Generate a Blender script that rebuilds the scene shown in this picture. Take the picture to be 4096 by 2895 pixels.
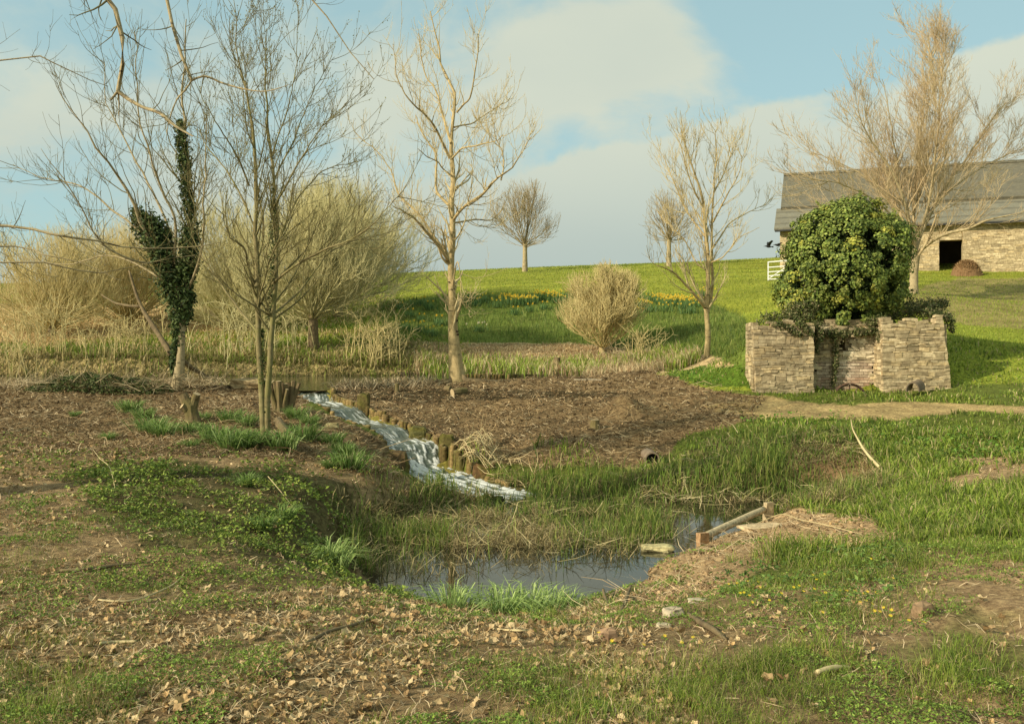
import bpy, math, random
import numpy as np
rng = np.random.default_rng(7)
random.seed(7)
R_ = math.radians
scene = bpy.context.scene
for o in list(bpy.data.objects):
    bpy.data.objects.remove(o)

# ------------------------------------------------------------------ camera, light, sky
F = 883.0; HV = 340.0; EYE = 1.6
cam = bpy.data.cameras.new('camera'); camo = bpy.data.objects.new('camera', cam)
scene.collection.objects.link(camo); scene.camera = camo
camo.location = (0, 0, EYE); camo.rotation_euler = (R_(90), 0, 0)
cam.sensor_width = 36; cam.lens = F / 1024 * 36; cam.shift_y = -(361.5 - HV) / 1024
cam.clip_start = 0.1; cam.clip_end = 2000
scene.render.resolution_x = 1024; scene.render.resolution_y = 723

SUN = np.array([-0.80, -0.46, 0.47]); SUN /= np.linalg.norm(SUN)
sl = bpy.data.lights.new('sun', 'SUN'); so = bpy.data.objects.new('sun', sl)
scene.collection.objects.link(so)
sl.energy = 5.0; sl.angle = R_(0.6); sl.color = (1.0, 0.89, 0.70)
from mathutils import Vector
so.rotation_euler = Vector(tuple(SUN)).to_track_quat('Z', 'Y').to_euler()

def nodes_of(idb):
    idb.use_nodes = True
    nt = idb.node_tree
    nt.nodes.clear()
    return nt
class NT:
    """tiny node helper"""
    def __init__(s, nt): s.nt = nt
    def n(s, t, **kw):
        x = s.nt.nodes.new(t)
        for k, v in kw.items(): setattr(x, k, v)
        return x
    def l(s, a, b): s.nt.links.new(a, b)
    def val(s, x, sock):
        if hasattr(x, 'links'): s.l(x, sock)
        else: sock.default_value = x
    def math(s, op, a, b=0.0, c=0.0, clamp=False):
        m = s.n('ShaderNodeMath', operation=op); m.use_clamp = clamp
        s.val(a, m.inputs[0]); s.val(b, m.inputs[1])
        if op in ('MULTIPLY_ADD',): s.val(c, m.inputs[2])
        return m.outputs[0]
    def dot(s, v, d):
        m = s.n('ShaderNodeVectorMath', operation='DOT_PRODUCT')
        s.l(v, m.inputs[0]); m.inputs[1].default_value = tuple(d)
        return m.outputs['Value']
    def noise(s, vec, scale, detail=4, rough=0.55, dist=0.0):
        m = s.n('ShaderNodeTexNoise'); s.l(vec, m.inputs['Vector'])
        m.inputs['Scale'].default_value = scale; m.inputs['Detail'].default_value = detail
        m.inputs['Roughness'].default_value = rough; m.inputs['Distortion'].default_value = dist
        return m.outputs['Fac']
    def mapr(s, v, a, b, c=0.0, d=1.0, smooth=True):
        m = s.n('ShaderNodeMapRange'); m.interpolation_type = 'SMOOTHSTEP' if smooth else 'LINEAR'
        s.val(v, m.inputs[0])
        for i, k in enumerate((a, b, c, d)): m.inputs[i + 1].default_value = k
        return m.outputs[0]
    def mix(s, f, a, b, blend='MIX'):
        m = s.n('ShaderNodeMix', data_type='RGBA', blend_type=blend)
        s.val(f, m.inputs[0]);
        for x, i in ((a, 6), (b, 7)):
            if hasattr(x, 'links'): s.l(x, m.inputs[i])
            else: m.inputs[i].default_value = (*x, 1) if len(x) == 3 else x
        return m.outputs[2]
    def ramp(s, f, stops):
        m = s.n('ShaderNodeValToRGB'); s.l(f, m.inputs[0]); cr = m.color_ramp
        while len(cr.elements) < len(stops): cr.elements.new(0.5)
        for e, (p, c) in zip(cr.elements, stops): e.position = p; e.color = (*c, 1)
        return m.outputs[0]

def pdir(u, v):
    d = np.array([(u - 512) / F, 1.0, -(v - HV) / F]); return d / np.linalg.norm(d)

world = bpy.data.worlds.new('World'); scene.world = world
w = NT(nodes_of(world))
sky = w.n('ShaderNodeTexSky', sky_type='NISHITA'); sky.sun_disc = False
sky.sun_elevation = math.asin(SUN[2]); sky.sun_rotation = math.atan2(SUN[0], SUN[1])
sky.air_density = 1.0; sky.dust_density = 1.2; sky.ozone_density = 1.0
tc = w.n('ShaderNodeTexCoord'); gen = tc.outputs['Generated']
WS = 0.1
skyc = w.mix(1.0, sky.outputs[0], (1.3, 1.35, 1.1), 'MULTIPLY')
skyc = w.mix(0.7, skyc, (3.9, 5.9, 6.1))
mp = w.n('ShaderNodeMapping'); w.l(gen, mp.inputs[0]); mp.inputs['Scale'].default_value = (1, 1, 2.0)
mp.inputs['Rotation'].default_value = (0, R_(14), 0)
n1 = w.noise(mp.outputs[0], 4.2, 7, 0.58, 0.4)
n2 = w.noise(mp.outputs[0], 2.2, 4, 0.5, 0.0)
shape = w.math('MULTIPLY_ADD', n1, 3.0, -1.38)
# clouds lie over the landscape in given compass directions (cloud +, gap -)
blobs = [((300, 210), .97, .9985, .5), ((620, 100), 0.985, 0.9985, .55), ((560, 115), 0.992, 0.9992, .3), ((690, 128), .993, .9992, .25), ((380, 85), .985, .9995, -.34),
         ((600, 155), .9955, .9995, -.55), ((655, 148), .9965, .9996, -.5), ((550, 160), .9975, .9997, -.45), ((790, 80), .985, .9993, -.62), ((870, 40), .98, .999, -.4),
         ((150, 120), .96, .998, .3), ((200, 75), .985, .9995, -.45), ((70, 215), .994, .9995, -.5),
         ((420, 110), .994, .9995, .35), ((465, 60), .99, .999, .2), ((400, 140), .9975, .9997, -.2), ((480,130), .9965, .9997, -.35), ((730, 190), .985, .998, .4), ((960, 150), .985, .999, .4)]
for (uv, a, b, k) in blobs:
    shape = w.math('ADD', shape, w.mapr(w.dot(gen, pdir(*uv)), a, b, 0.0, k))
pa, pb = pdir(530, 172), pdir(860, 78)
nrm = np.cross(pa, pb); nrm /= np.linalg.norm(nrm)
if np.dot(nrm, pdir(700, 300)) < 0: nrm = -nrm
dd = w.math('ADD', w.dot(gen, nrm), w.math('MULTIPLY_ADD', w.noise(gen, 9, 5, .6), .07, -.035))
front = w.mapr(w.dot(gen, (0, 1, 0)), -0.2, 0.3, 0, 1)
right = w.mapr(w.dot(gen, (1, 0, 0)), -.12, .02, 0, 1)
shape = w.math('ADD', shape, w.math('MULTIPLY', w.math('MULTIPLY', w.mapr(dd, -0.008, 0.02, 0, 1.2), front), right))
low = w.mapr(w.dot(gen, (0, 0, 1)), 0.05, 0.2, 0.7, 0.0)
shape = w.math('ADD', w.math('ADD', shape, low), w.math('MULTIPLY_ADD', w.noise(mp.outputs[0], 16, 5, .6), .5, -.25))
mask = w.mapr(shape, -0.15, 0.75, 0, 0.95)
ccol = w.mix(w.mapr(w.dot(gen, (0, 0, 1)), 0.07, 0.24, 0, 1), (4.2, 4.9, 4.5), (6.2, 6.5, 5.3))
ccol = w.mix(w.mapr(n2, 0.35, 0.65, 0, .55), ccol, (5.0, 5.6, 4.9))
# unseen bright cloud added round the sun, behind the viewer, to lift ambient light
fill_glow = w.mapr(w.dot(gen, SUN), .05, .95, 1.0, 1.45)
vm = w.n('ShaderNodeVectorMath', operation='SCALE'); w.l(ccol, vm.inputs[0]); w.l(fill_glow, vm.inputs['Scale']); ccol = vm.outputs[0]
mask = w.math('MAXIMUM', mask, w.mapr(w.dot(gen, SUN), .1, .7, 0, .8))
bg = w.n('ShaderNodeBackground'); w.l(w.mix(mask, skyc, ccol), bg.inputs[0]); bg.inputs[1].default_value = WS
wo = w.n('ShaderNodeOutputWorld'); w.l(bg.outputs[0], wo.inputs[0])

scene.view_settings.view_transform = 'Standard'; scene.view_settings.look = 'None'
scene.view_settings.exposure = 0.17; scene.view_settings.gamma = 1.0
scene.render.engine = 'CYCLES'
scene.cycles.max_bounces = 6; scene.cycles.diffuse_bounces = 3; scene.cycles.transparent_max_bounces = 6

# ------------------------------------------------------------------ small helpers
def W(u, v, Y):
    return np.array([(u - 512) / F * Y, Y, EYE - (v - HV) / F * Y])
def Wz(u, v, z):
    Y = (EYE - z) * F / (v - HV); return np.array([(u - 512) / F * Y, Y, z])
def uvof(x, y, z):
    y = np.maximum(y, 0.3); return 512 + F * x / y, HV - F * (z - EYE) / y
def sstep(x, a, b):
    t = np.clip((x - a) / (b - a), 0, 1); return t * t * (3 - 2 * t)
def _h(ix, iy, s):
    n = (ix * 374761393 + iy * 668265263 + s * 974711) & 0x7fffffff
    n = ((n ^ (n >> 13)) * 1274126177) & 0x7fffffff
    return ((n ^ (n >> 16)) & 0xffff) / 65535.0
def vnoise(x, y, s=0):
    ix = np.floor(x).astype(np.int64); iy = np.floor(y).astype(np.int64)
    fx = x - ix; fy = y - iy; fx = fx * fx * (3 - 2 * fx); fy = fy * fy * (3 - 2 * fy)
    a = _h(ix, iy, s); b = _h(ix + 1, iy, s); c = _h(ix, iy + 1, s); d = _h(ix + 1, iy + 1, s)
    return (a * (1 - fx) + b * fx) * (1 - fy) + (c * (1 - fx) + d * fx) * fy
def fbm(x, y, s=0, o=4):
    r = 0; a = .5; t = 0
    for i in range(o):
        r = r + a * vnoise(x, y, s + i * 17); t += a; x = x * 2.03; y = y * 2.03; a *= .5
    return r / t
def inpoly(x, y, poly):
    p = np.asarray(poly, float); r = np.zeros(np.shape(x), bool); j = len(p) - 1
    for i in range(len(p)):
        c = (p[i, 1] > y) != (p[j, 1] > y)
        with np.errstate(divide='ignore', invalid='ignore'):
            xi = (p[j, 0] - p[i, 0]) * (y - p[i, 1]) / (p[j, 1] - p[i, 1] + 1e-12) + p[i, 0]
        r ^= c & (x < xi); j = i
    return r
def polydist(x, y, poly, closed=True):
    p = np.asarray(poly, float)[:, :2]; n = len(p); best = np.full(np.shape(x), 1e9); tb = np.zeros(np.shape(x))
    for i in range(n if closed else n - 1):
        a = p[i]; b = p[(i + 1) % n]; ab = b - a; L = ab @ ab + 1e-12
        t = np.clip(((x - a[0]) * ab[0] + (y - a[1]) * ab[1]) / L, 0, 1)
        d = np.hypot(x - a[0] - t * ab[0], y - a[1] - t * ab[1])
        m = d < best; best = np.where(m, d, best); tb = np.where(m, i + t, tb)
    return best, tb

def link(o): scene.collection.objects.link(o); return o
def raw_mesh(name, V, quads=None, tris=None, col=None, smooth=False):
    V = np.asarray(V, np.float32).reshape(-1, 3)
    me = bpy.data.meshes.new(name)
    q = np.zeros((0, 4), np.int32) if quads is None else np.asarray(quads, np.int32).reshape(-1, 4)
    t = np.zeros((0, 3), np.int32) if tris is None else np.asarray(tris, np.int32).reshape(-1, 3)
    me.vertices.add(len(V)); me.vertices.foreach_set('co', V.ravel())
    lv = np.concatenate([q.ravel(), t.ravel()])
    me.loops.add(len(lv)); me.loops.foreach_set('vertex_index', lv)
    me.polygons.add(len(q) + len(t))
    ls = np.concatenate([np.arange(len(q)) * 4, len(q) * 4 + np.arange(len(t)) * 3]).astype(np.int32)
    me.polygons.foreach_set('loop_start', ls)
    me.polygons.foreach_set('use_smooth', np.full(len(q) + len(t), bool(smooth)))
    if col is not None:
        a = me.color_attributes.new('Col', 'FLOAT_COLOR', 'POINT')
        c = np.ones((len(V), 4), np.float32); c[:, :3] = col; a.data.foreach_set('color', c.ravel())
    me.update(calc_edges=True)
    return me
class MB:
    """collects pieces into one mesh"""
    def __init__(s): s.V = []; s.Q = []; s.T = []; s.C = []; s.n = 0
    def add(s, V, Q=None, T=None, C=None):
        V = np.asarray(V, float).reshape(-1, 3)
        if Q is not None and len(Q): s.Q.append(np.asarray(Q).reshape(-1, 4) + s.n)
        if T is not None and len(T): s.T.append(np.asarray(T).reshape(-1, 3) + s.n)
        s.C.append(np.full((len(V), 3), .5) if C is None else np.broadcast_to(C, (len(V), 3)))
        s.V.append(V); s.n += len(V); return s
    def warp(s, a=.035, f=2.3):
        for V in s.V:
            n1 = fbm(V[:, 0] * f + V[:, 1] * f, V[:, 2] * f * 1.6, 401, 3) - .5; n2 = fbm(V[:, 0] * f + V[:, 1] * f, V[:, 2] * f * 1.6, 411, 3) - .5
            V[:, 0] += n1 * a * 2; V[:, 2] += n2 * a * 2.6; V[:, 1] += (fbm(V[:, 0] * 5, V[:, 2] * 5, 421, 2) - .5) * a * .8
        return s
    def mesh(s, name, off=(0, 0, 0), smooth=False):
        return raw_mesh(name, np.concatenate(s.V) - np.asarray(off), np.concatenate(s.Q) if s.Q else None,
                        np.concatenate(s.T) if s.T else None, np.concatenate(s.C), smooth)
    def box(s, c, size, rz=0, C=None, M=None, jit=0):
        v = np.array([[i, j, k] for i in (-.5, .5) for j in (-.5, .5) for k in (-.5, .5)]) * np.asarray(size)
        if jit: v += rng.uniform(-jit, jit, v.shape)
        if M is not None: v = v @ np.asarray(M).T
        cz, sz = math.cos(rz), math.sin(rz)
        v = np.stack([v[:, 0] * cz - v[:, 1] * sz, v[:, 0] * sz + v[:, 1] * cz, v[:, 2]], 1) + np.asarray(c)
        return s.add(v, [[0, 1, 3, 2], [4, 6, 7, 5], [0, 4, 5, 1], [2, 3, 7, 6], [0, 2, 6, 4], [1, 5, 7, 3]], C=C)
    def tube(s, pts, rad, sides=8, cap=True, C=None, jit=0):
        P = np.asarray(pts, float)[None]; Rr = np.broadcast_to(np.asarray(rad, float), (len(pts),))[None]
        V, Q = tubes(P, Rr, sides)
        if jit: V = V + rng.normal(0, jit, V.shape)
        n = len(V); T = []
        if cap:
            V = np.concatenate([V, P[0, :1], P[0, -1:]])
            m = len(pts)
            for k in range(sides):
                T.append([n, (k + 1) % sides, k]); T.append([n + 1, (m - 1) * sides + k, (m - 1) * sides + (k + 1) % sides])
        return s.add(V, Q, T, C)

def tubes(P, Rr, sides):
    B, n, _ = P.shape
    Tn = np.gradient(P, axis=1); Tn /= np.linalg.norm(Tn, axis=2, keepdims=True) + 1e-9
    mean = np.abs(P[:, -1] - P[:, 0]); ax = np.argmin(mean, axis=1)
    ref = np.zeros((B, 1, 3)); ref[np.arange(B), 0, ax] = 1
    A = np.cross(Tn, ref); A /= np.linalg.norm(A, axis=2, keepdims=True) + 1e-9
    Bn = np.cross(Tn, A)
    th = np.arange(sides) / sides * 2 * np.pi
    V = P[:, :, None] + Rr[:, :, None, None] * (A[:, :, None] * np.cos(th)[:, None] + Bn[:, :, None] * np.sin(th)[:, None])
    idx = np.arange(B * n * sides).reshape(B, n, sides)
    a = idx[:, :-1]; b = idx[:, 1:]
    Q = np.stack([a, np.roll(a, -1, 2), np.roll(b, -1, 2), b], -1).reshape(-1, 4)
    return V.reshape(-1, 3), Q

def tag(o, label=None, cat=None, group=None, kind=None):
    if label: o['label'] = label
    if cat: o['category'] = cat
    if group: o['group'] = group
    if kind: o['kind'] = kind
    return o
def thing(name, label, cat, loc, group=None, rz=0):
    o = bpy.data.objects.new(name, None); o.location = tuple(map(float, loc)); o.rotation_euler = (0, 0, rz)
    o.empty_display_size = 0.2
    return tag(link(o), label, cat, group)
def part(name, me, mat, parent=None, label=None):
    o = bpy.data.objects.new(name, me)
    if not me.materials: me.materials.append(mat)
    if parent is not None: o.parent = parent
    if label: o['label'] = label
    return link(o)
def copy_tree(o, parent=None):
    c = link(o.copy()); c.parent = parent
    for ch in [x for x in o.children]: copy_tree(ch, c)
    return c

# ------------------------------------------------------------------ materials
def mat_new(name, rough=0.85, spec=0.3):
    m = bpy.data.materials.new(name); n = NT(nodes_of(m))
    b = n.n('ShaderNodeBsdfPrincipled'); b.inputs['Roughness'].default_value = rough
    b.inputs['Specular IOR Level'].default_value = spec
    o = n.n('ShaderNodeOutputMaterial'); n.l(b.outputs[0], o.inputs[0])
    return m, n, b, o
def bump(n, b, h, strength=.5, dist=.02):
    bp = n.n('ShaderNodeBump'); bp.inputs['Strength'].default_value = strength; bp.inputs['Distance'].default_value = dist
    n.l(h, bp.inputs['Height']); n.l(bp.outputs[0], b.inputs['Normal'])
def geo(n): return n.n('ShaderNodeNewGeometry').outputs['Position']
def mat_attr(name, rough=.8, spec=.2, trans=0.0, nscale=0, namt=.3, gain=(1, 1, 1)):
    m, n, b, o = mat_new(name, rough, spec)
    a = n.n('ShaderNodeAttribute', attribute_name='Col').outputs['Color']
    c = n.mix(1.0, a, gain, 'MULTIPLY')
    if nscale:
        f = n.mapr(n.noise(geo(n), nscale, 5, .65), .3, .7, 1 - namt, 1 + namt, False)
        vm = n.n('ShaderNodeVectorMath', operation='SCALE'); n.l(c, vm.inputs[0]); n.l(f, vm.inputs['Scale']); c = vm.outputs[0]
    n.l(c, b.inputs['Base Color'])
    if trans:
        t = n.n('ShaderNodeBsdfTranslucent'); n.l(c, t.inputs[0]); mx = n.n('ShaderNodeMixShader'); mx.inputs[0].default_value = trans
        n.l(b.outputs[0], mx.inputs[1]); n.l(t.outputs[0], mx.inputs[2]); n.l(mx.outputs[0], o.inputs[0])
    return m
def mat_noise(name, c1, c2, scale=6, rough=.85, bumpk=.5, bscale=None, c3=None, stretch=(1, 1, 1), dist=.02, spec=.25):
    m, n, b, o = mat_new(name, rough, spec)
    mp = n.n('ShaderNodeMapping'); n.l(geo(n), mp.inputs[0]); mp.inputs['Scale'].default_value = stretch
    f = n.noise(mp.outputs[0], scale, 7, .65)
    st = [(.3, c1), (.68, c2)] if c3 is None else [(.28, c1), (.5, c2), (.7, c3)]
    n.l(n.ramp(f, st), b.inputs['Base Color'])
    if bumpk: bump(n, b, n.noise(mp.outputs[0], bscale or scale * 4, 6, .7), bumpk, dist)
    return m
def mat_bark(name, c1, c2, cscar, scar=.5, moss=None):
    m, n, b, o = mat_new(name, .9, .2)
    P = geo(n)
    f = n.noise(P, 9, 6, .65)
    c = n.ramp(f, [(.3, c1), (.68, c2)])
    mp = n.n('ShaderNodeMapping'); n.l(P, mp.inputs[0]); mp.inputs['Scale'].default_value = (1.3, 1.3, 6)
    s = n.mapr(n.noise(mp.outputs[0], 2.2, 4, .6), .60, .66, 0, scar)
    c = n.mix(s, c, cscar)
    if moss is not None:
        c = n.mix(n.mapr(n.noise(P, 2.5, 4, .6), .45, .65, 0, .7), c, moss)
    n.l(c, b.inputs['Base Color'])
    mp2 = n.n('ShaderNodeMapping'); n.l(P, mp2.inputs[0]); mp2.inputs['Scale'].default_value = (3, 3, .6)
    bump(n, b, n.noise(mp2.outputs[0], 12, 6, .7), .7, .02)
    return m

M = {}
M['bark_pale'] = mat_bark('bark_pale', (.30, .225, .10), (.54, .41, .20), (.07, .05, .03), .85)
M['bark_olive'] = mat_bark('bark_olive', (.15, .12, .05), (.30, .25, .12), (.09, .07, .04), .5, (.20, .19, .06))
M['bark_grey'] = mat_bark('bark_grey', (.24, .19, .10), (.46, .37, .21), (.08, .06, .04), .8)
M['bark_brown'] = mat_bark('bark_brown', (.11, .08, .045), (.24, .18, .09), (.05, .035, .02), .5)
M['twig_olive'] = mat_noise('twig_olive', (.11, .095, .035), (.22, .185, .075), 3, bumpk=0)
M['twig_pale'] = mat_noise('twig_pale', (.40, .32, .16), (.60, .49, .26), 3, bumpk=0)
M['twig_grey'] = mat_noise('twig_grey', (.26, .20, .11), (.40, .32, .18), 3, bumpk=0)
M['twig_willow'] = mat_noise('twig_willow', (.40, .36, .165), (.62, .55, .27), 1.2, bumpk=0)
M['twig_shrub'] = mat_noise('twig_shrub', (.42, .34, .14), (.68, .56, .26), 2, bumpk=0)
M['twig_red'] = mat_noise('twig_red', (.40, .28, .15), (.56, .45, .26), .6, bumpk=0)
M['leafy'] = mat_attr('leafy', .62, .25, .18)
M['grassy'] = mat_attr('grassy', .6, .3, .3)
M['dry'] = mat_attr('dry', .85, .15, .12)
M['deadleaf'] = mat_attr('deadleaf', .8, .2, .1, nscale=60, namt=.25)
M['wood'] = mat_attr('wood', .9, .15, 0, nscale=22, namt=.5)
M['petal'] = mat_attr('petal', .6, .2, .2)

# ------------------------------------------------------------------ terrain
POND_Z = 0.30; POOL_Z = -1.0
cps = []   # (x, y, z) samples of the ground, surveyed from the photograph
for (u, v, Y) in [
    (300,640,5),(200,600,6),(330,600,6.3),(400,601,8.5),(430,606,8.1),(520,608,7.9),(590,606,8.0),(500,650,5),(500,622,6.4),(120,620,5.5),
    (640,572,9.3),(700,547,10.4),(770,520,12.0),(800,525,10.4),(850,560,7.5),(950,520,9.5),(1000,600,5.5),(900,650,4.6),(750,620,5.6),(660,610,6.6),
    (900,495,11.5),(960,470,13),(1000,430,17),(860,482,13.4),(700,490,14.5),(600,480,15.2),(545,488,15),(650,458,16.5),
    (550,445,17),(750,432,17.5),(850,425,17.5),(950,415,18.5),(1010,400,20),(1080,400,20),
    (500,400,22),(600,400,21.5),(700,400,21),(460,379.5,26.5),(550,377.5,26.5),(640,372,27),(400,400,22.5),(360,385,25),(330,384,25),
    (440,430,18.8),(475,447,17),(510,472,16),(790,384,22.4),(814,390.5,21.8),(850,391,21.8),(950,384,22),(1010,383,22),
    (266,438,14.4),(182,390,22),(194,424,16.3),(100,402,20),(30,398,20),(-60,398,20),(60,440,14.5),(150,450,13),(285,413,17.5),(100,500,9.5),(200,500,9.8),
    (300,480,12),(340,450,14.5),(370,474,13.2),(330,530,9.9),(100,580,6.5),(30,640,5),(250,550,7.9),(345,573,9.0),(-40,500,9.5),(350,399,21.8),(372,407,20.7),(392,412,19.9),(410,420,18.9),(428,428,18.0),(450,440,17.4),
    (225,383,24.5),(130,386,24),(60,388,24),
    (750,365,25),(745,330,31),(707,358,31),(690,368,28.5),(600,350,36),(450,350,35.5),(520,350,36),(400,352,35),(700,340,35),(600,342,37.5),(450,342,38),
    (400,330,39),(450,296,48),(520,295,48),(600,293,48),(700,300,45),(740,340,31.5),(740,300,42),(450,318,43),(600,316,43),
    (441,271,75),(525,267.5,76),(600,265,76),(669,263,76),(778,257.5,74),(850,255,72),(960,252,74),(1100,252,74),
    (778,280,50),(845,290,40),(915,292,42),(955,278,52),(1000,300,42),(955,330,30),(1010,340,28),(960,302,38),(850,330,27.5),(900,325,28),(1100,330,30),
    (80,330,40),(80,352,34),(160,348,34),(80,305,48),(-60,300,48),(200,292,60),(300,330,40),(250,352,34),(330,345,35),(60,282,75),(250,280,75),(350,275,75),
    (-80,285,75),(300,300,52),(380,300,50)]:
    cps.append(W(u, v, Y))
for p in [(-3,3.7,0),(0,3.6,0),(3,3.7,.04),(6,3.5,.1),(-6,3.5,.0),(0,0,0),(0,-12,.1),(-12,-6,.2),(12,-6,.3),(-16,6,.1),(-14,14,.1),(14,8,.2),(20,16,.5),(28,26,1.6),
          (-20,22,.4),(-30,30,1.0),(-40,45,2.5),(40,45,4.5),(6.7,23.3,1.55),(8.4,23.6,1.6),(10.2,23.3,1.55),(6.4,22.4,.6),(8.4,22.5,.38),(10.4,22.4,.6),(5.2,23,.62),(11.8,23,.9),(8.4,25,1.8),(0,110,7.4),(50,110,8.2),(-50,110,5.5),(100,80,8),(-90,70,5),(-60,10,0.3),(60,10,1.5),(90,40,4),(-90,30,1),(0,-40,0),(-60,-40,0),(60,-40,.5),
          (-9,30,-.05),(-4,30.5,-.05),(1,30.5,-.05),(4,30,0.15)]:
    cps.append(np.array(p, float))
cps = np.array(cps)
def kern(d2): return np.sqrt(d2 + .6 ** 2)
_d2 = ((cps[:, None, :2] - cps[None, :, :2]) ** 2).sum(-1)
_A = np.zeros((len(cps) + 1, len(cps) + 1)); _A[:-1, :-1] = kern(_d2) - np.eye(len(cps)) * .02; _A[:-1, -1] = 1; _A[-1, :-1] = 1
_w = np.linalg.solve(_A, np.append(cps[:, 2], 0))

def axis(spec):
    out = [spec[0][0]]
    for (a, b, s) in spec:
        n = max(1, int(round((b - a) / s))); out += list(np.linspace(a, b, n + 1)[1:])
    return np.array(out)
GX = axis([(-160,-60,8),(-60,-24,1.2),(-24,-9,.3),(-9,6,.075),(6,14,.14),(14,30,.4),(30,60,1.2),(60,160,8)])
GY = axis([(-60,-5,5),(-5,2.5,.5),(2.5,10,.075),(10,26,.085),(26,40,.2),(40,60,.5),(60,90,1),(90,170,6)])
X, Y = np.meshgrid(GX, GY)
Z = np.empty_like(X)
for i in range(0, len(GY), 40):
    xx = X[i:i + 40]; yy = Y[i:i + 40]
    d2 = (xx[..., None] - cps[:, 0]) ** 2 + (yy[..., None] - cps[:, 1]) ** 2
    Z[i:i + 40] = kern(d2) @ _w[:-1] + _w[-1]

# the stream: centre line (u, v, water height) from the weir down to the pool
SP = [(314,391,.24),(317,400,.08),(337,408,.02),(358,420,-.20),(384,430,-.27),(404,440,-.42),(412,445,-.46),(420,468,-.86),(452,482,-.93),(480,492,-.97),(525,499,-1.0)]
SW = np.array([Wz(*p) for p in SP])
SHW = np.array([.40,.42,.42,.42,.42,.42,.50,.48,.60,.62,.6])
def at_stream(x, y):
    d, t = polydist(x, y, SW, False)
    return d, np.interp(t, np.arange(len(SW)), SW[:, 2]), np.interp(t, np.arange(len(SW)), SHW), t
# pools
def wpoly(pts, z): return np.array([Wz(u, v, z)[:2] for u, v in pts])
POOL = wpoly([(332,552),(348,570),(380,588),(408,597),(470,601),(560,601),(610,597),(645,580),(652,562),(700,546),(768,517),(800,512),(850,505),(850,496),(760,497),(640,500),(560,494),(500,489),(440,498),(425,515),(380,525),(350,535)], POOL_Z)
POND = np.array([(-14,25.6),(-9.6,25.2),(-8.0,24.6),(-6.2,24.3),(-5.9,23.0),(-5.1,23.0),(-5.0,25.6),(-3.6,27.2),(0,27.1),(3.2,27.6),(4.6,29.2),(3.6,31.2),(-1,32.6),(-7,32.6),(-14,32),(-22,33),(-22,27)])
def sdist(x, y, poly):
    d, _ = polydist(x, y, poly); return np.where(inpoly(x, y, poly), d, -d)
near = (X > -30) & (X < 12) & (Y > 6) & (Y < 36)
x_, y_, z_ = X[near], Y[near], Z[near]
wob = (fbm(x_ * 1.7, y_ * 1.7, 3) - .5) * .5
s = sdist(x_, y_, POND) + wob * .5
z_ = z_ * (1 - sstep(s, -.25, .35)) + (-.15) * sstep(s, -.25, .35)
s = sdist(x_, y_, POOL) + wob
z_ = z_ * (1 - sstep(s, -.6, .5)) + (-1.16) * sstep(s, -.6, .5)
d, wz, hw, t = at_stream(x_, y_)
# which side: the timber revetment stands on the far (right) side
nn = np.array([SW[min(i + 1, len(SW) - 1)] - SW[max(i - 1, 0)] for i in range(len(SW))])
tx = np.interp(t, np.arange(len(SW)), nn[:, 0]); ty = np.interp(t, np.arange(len(SW)), nn[:, 1])
ii = np.clip(t.astype(int), 0, len(SW) - 1)
cross = tx * (y_ - SW[ii, 1]) - ty * (x_ - SW[ii, 0])      # >0 : left-hand of travel = far/right bank in the photo
live = (t > .001) & (t < len(SW) - 1.001)
far = cross > 0
# near bank: sinks gently to just above the water; far bank: a step up behind the stakes
kn = 1 - sstep(d - hw, 0.02, .85)
zn = np.minimum(z_, z_ * (1 - kn) + (wz + .07) * kn) if False else z_ * (1 - kn) + (wz + .06 + .1 * vnoise(x_ * 3, y_ * 3, 9)) * kn
kf = 1 - sstep(d - hw, .04, .16)
zf = z_ * (1 - kf) + (wz + .03) * kf
zf = np.maximum(zf, np.where(d - hw < .16, -9, zf))
z2 = np.where(far, zf, zn)
kb = 1 - sstep(d - hw, -.12, .06)
z2 = z2 * (1 - kb) + (wz - .16) * kb
z_ = np.where(live, z2, z_)
Z[near] = z_
# roughness of the ground
amp = np.where(Y < 40, 1.0, 2.0) * .05
U_, V_ = uvof(X, Y, Z)
lawn = (Y > 38) * 1.0
Z += (fbm(X * .9, Y * .9, 21) - .5) * .14 * (1 - .4 * lawn) * (Y > 2)
Z += (fbm(X * 5, Y * 5, 31, 3) - .5) * .07 * (1 - lawn) * (Y < 30)
dd_ = np.hypot(X - W(624,410,20)[0], Y - 20.0); Z += .38 * np.exp(-(dd_ / .45) ** 2)     # mound of soil
def H(x, y):
    x = np.asarray(x, float); y = np.asarray(y, float)
    i = np.clip(np.searchsorted(GX, x) - 1, 0, len(GX) - 2); j = np.clip(np.searchsorted(GY, y) - 1, 0, len(GY) - 2)
    a = np.clip((x - GX[i]) / (GX[i + 1] - GX[i]), 0, 1); b = np.clip((y - GY[j]) / (GY[j + 1] - GY[j]), 0, 1)
    return (Z[j, i] * (1 - a) + Z[j, i + 1] * a) * (1 - b) + (Z[j + 1, i] * (1 - a) + Z[j + 1, i + 1] * a) * b
def G(u, v, y0=3.0, y1=90.0):
    """first ground point met by the sight line through (u, v): surveyed placing, real distance"""
    ys = np.geomspace(y0, y1, 700); xs = (u - 512) / F * ys; zs = EYE - (v - HV) / F * ys
    h = H(xs, ys); k = np.argmax(h >= zs)
    if h[k] < zs[k]: k = len(ys) - 1
    return np.array([xs[k], ys[k], h[k]])

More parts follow.
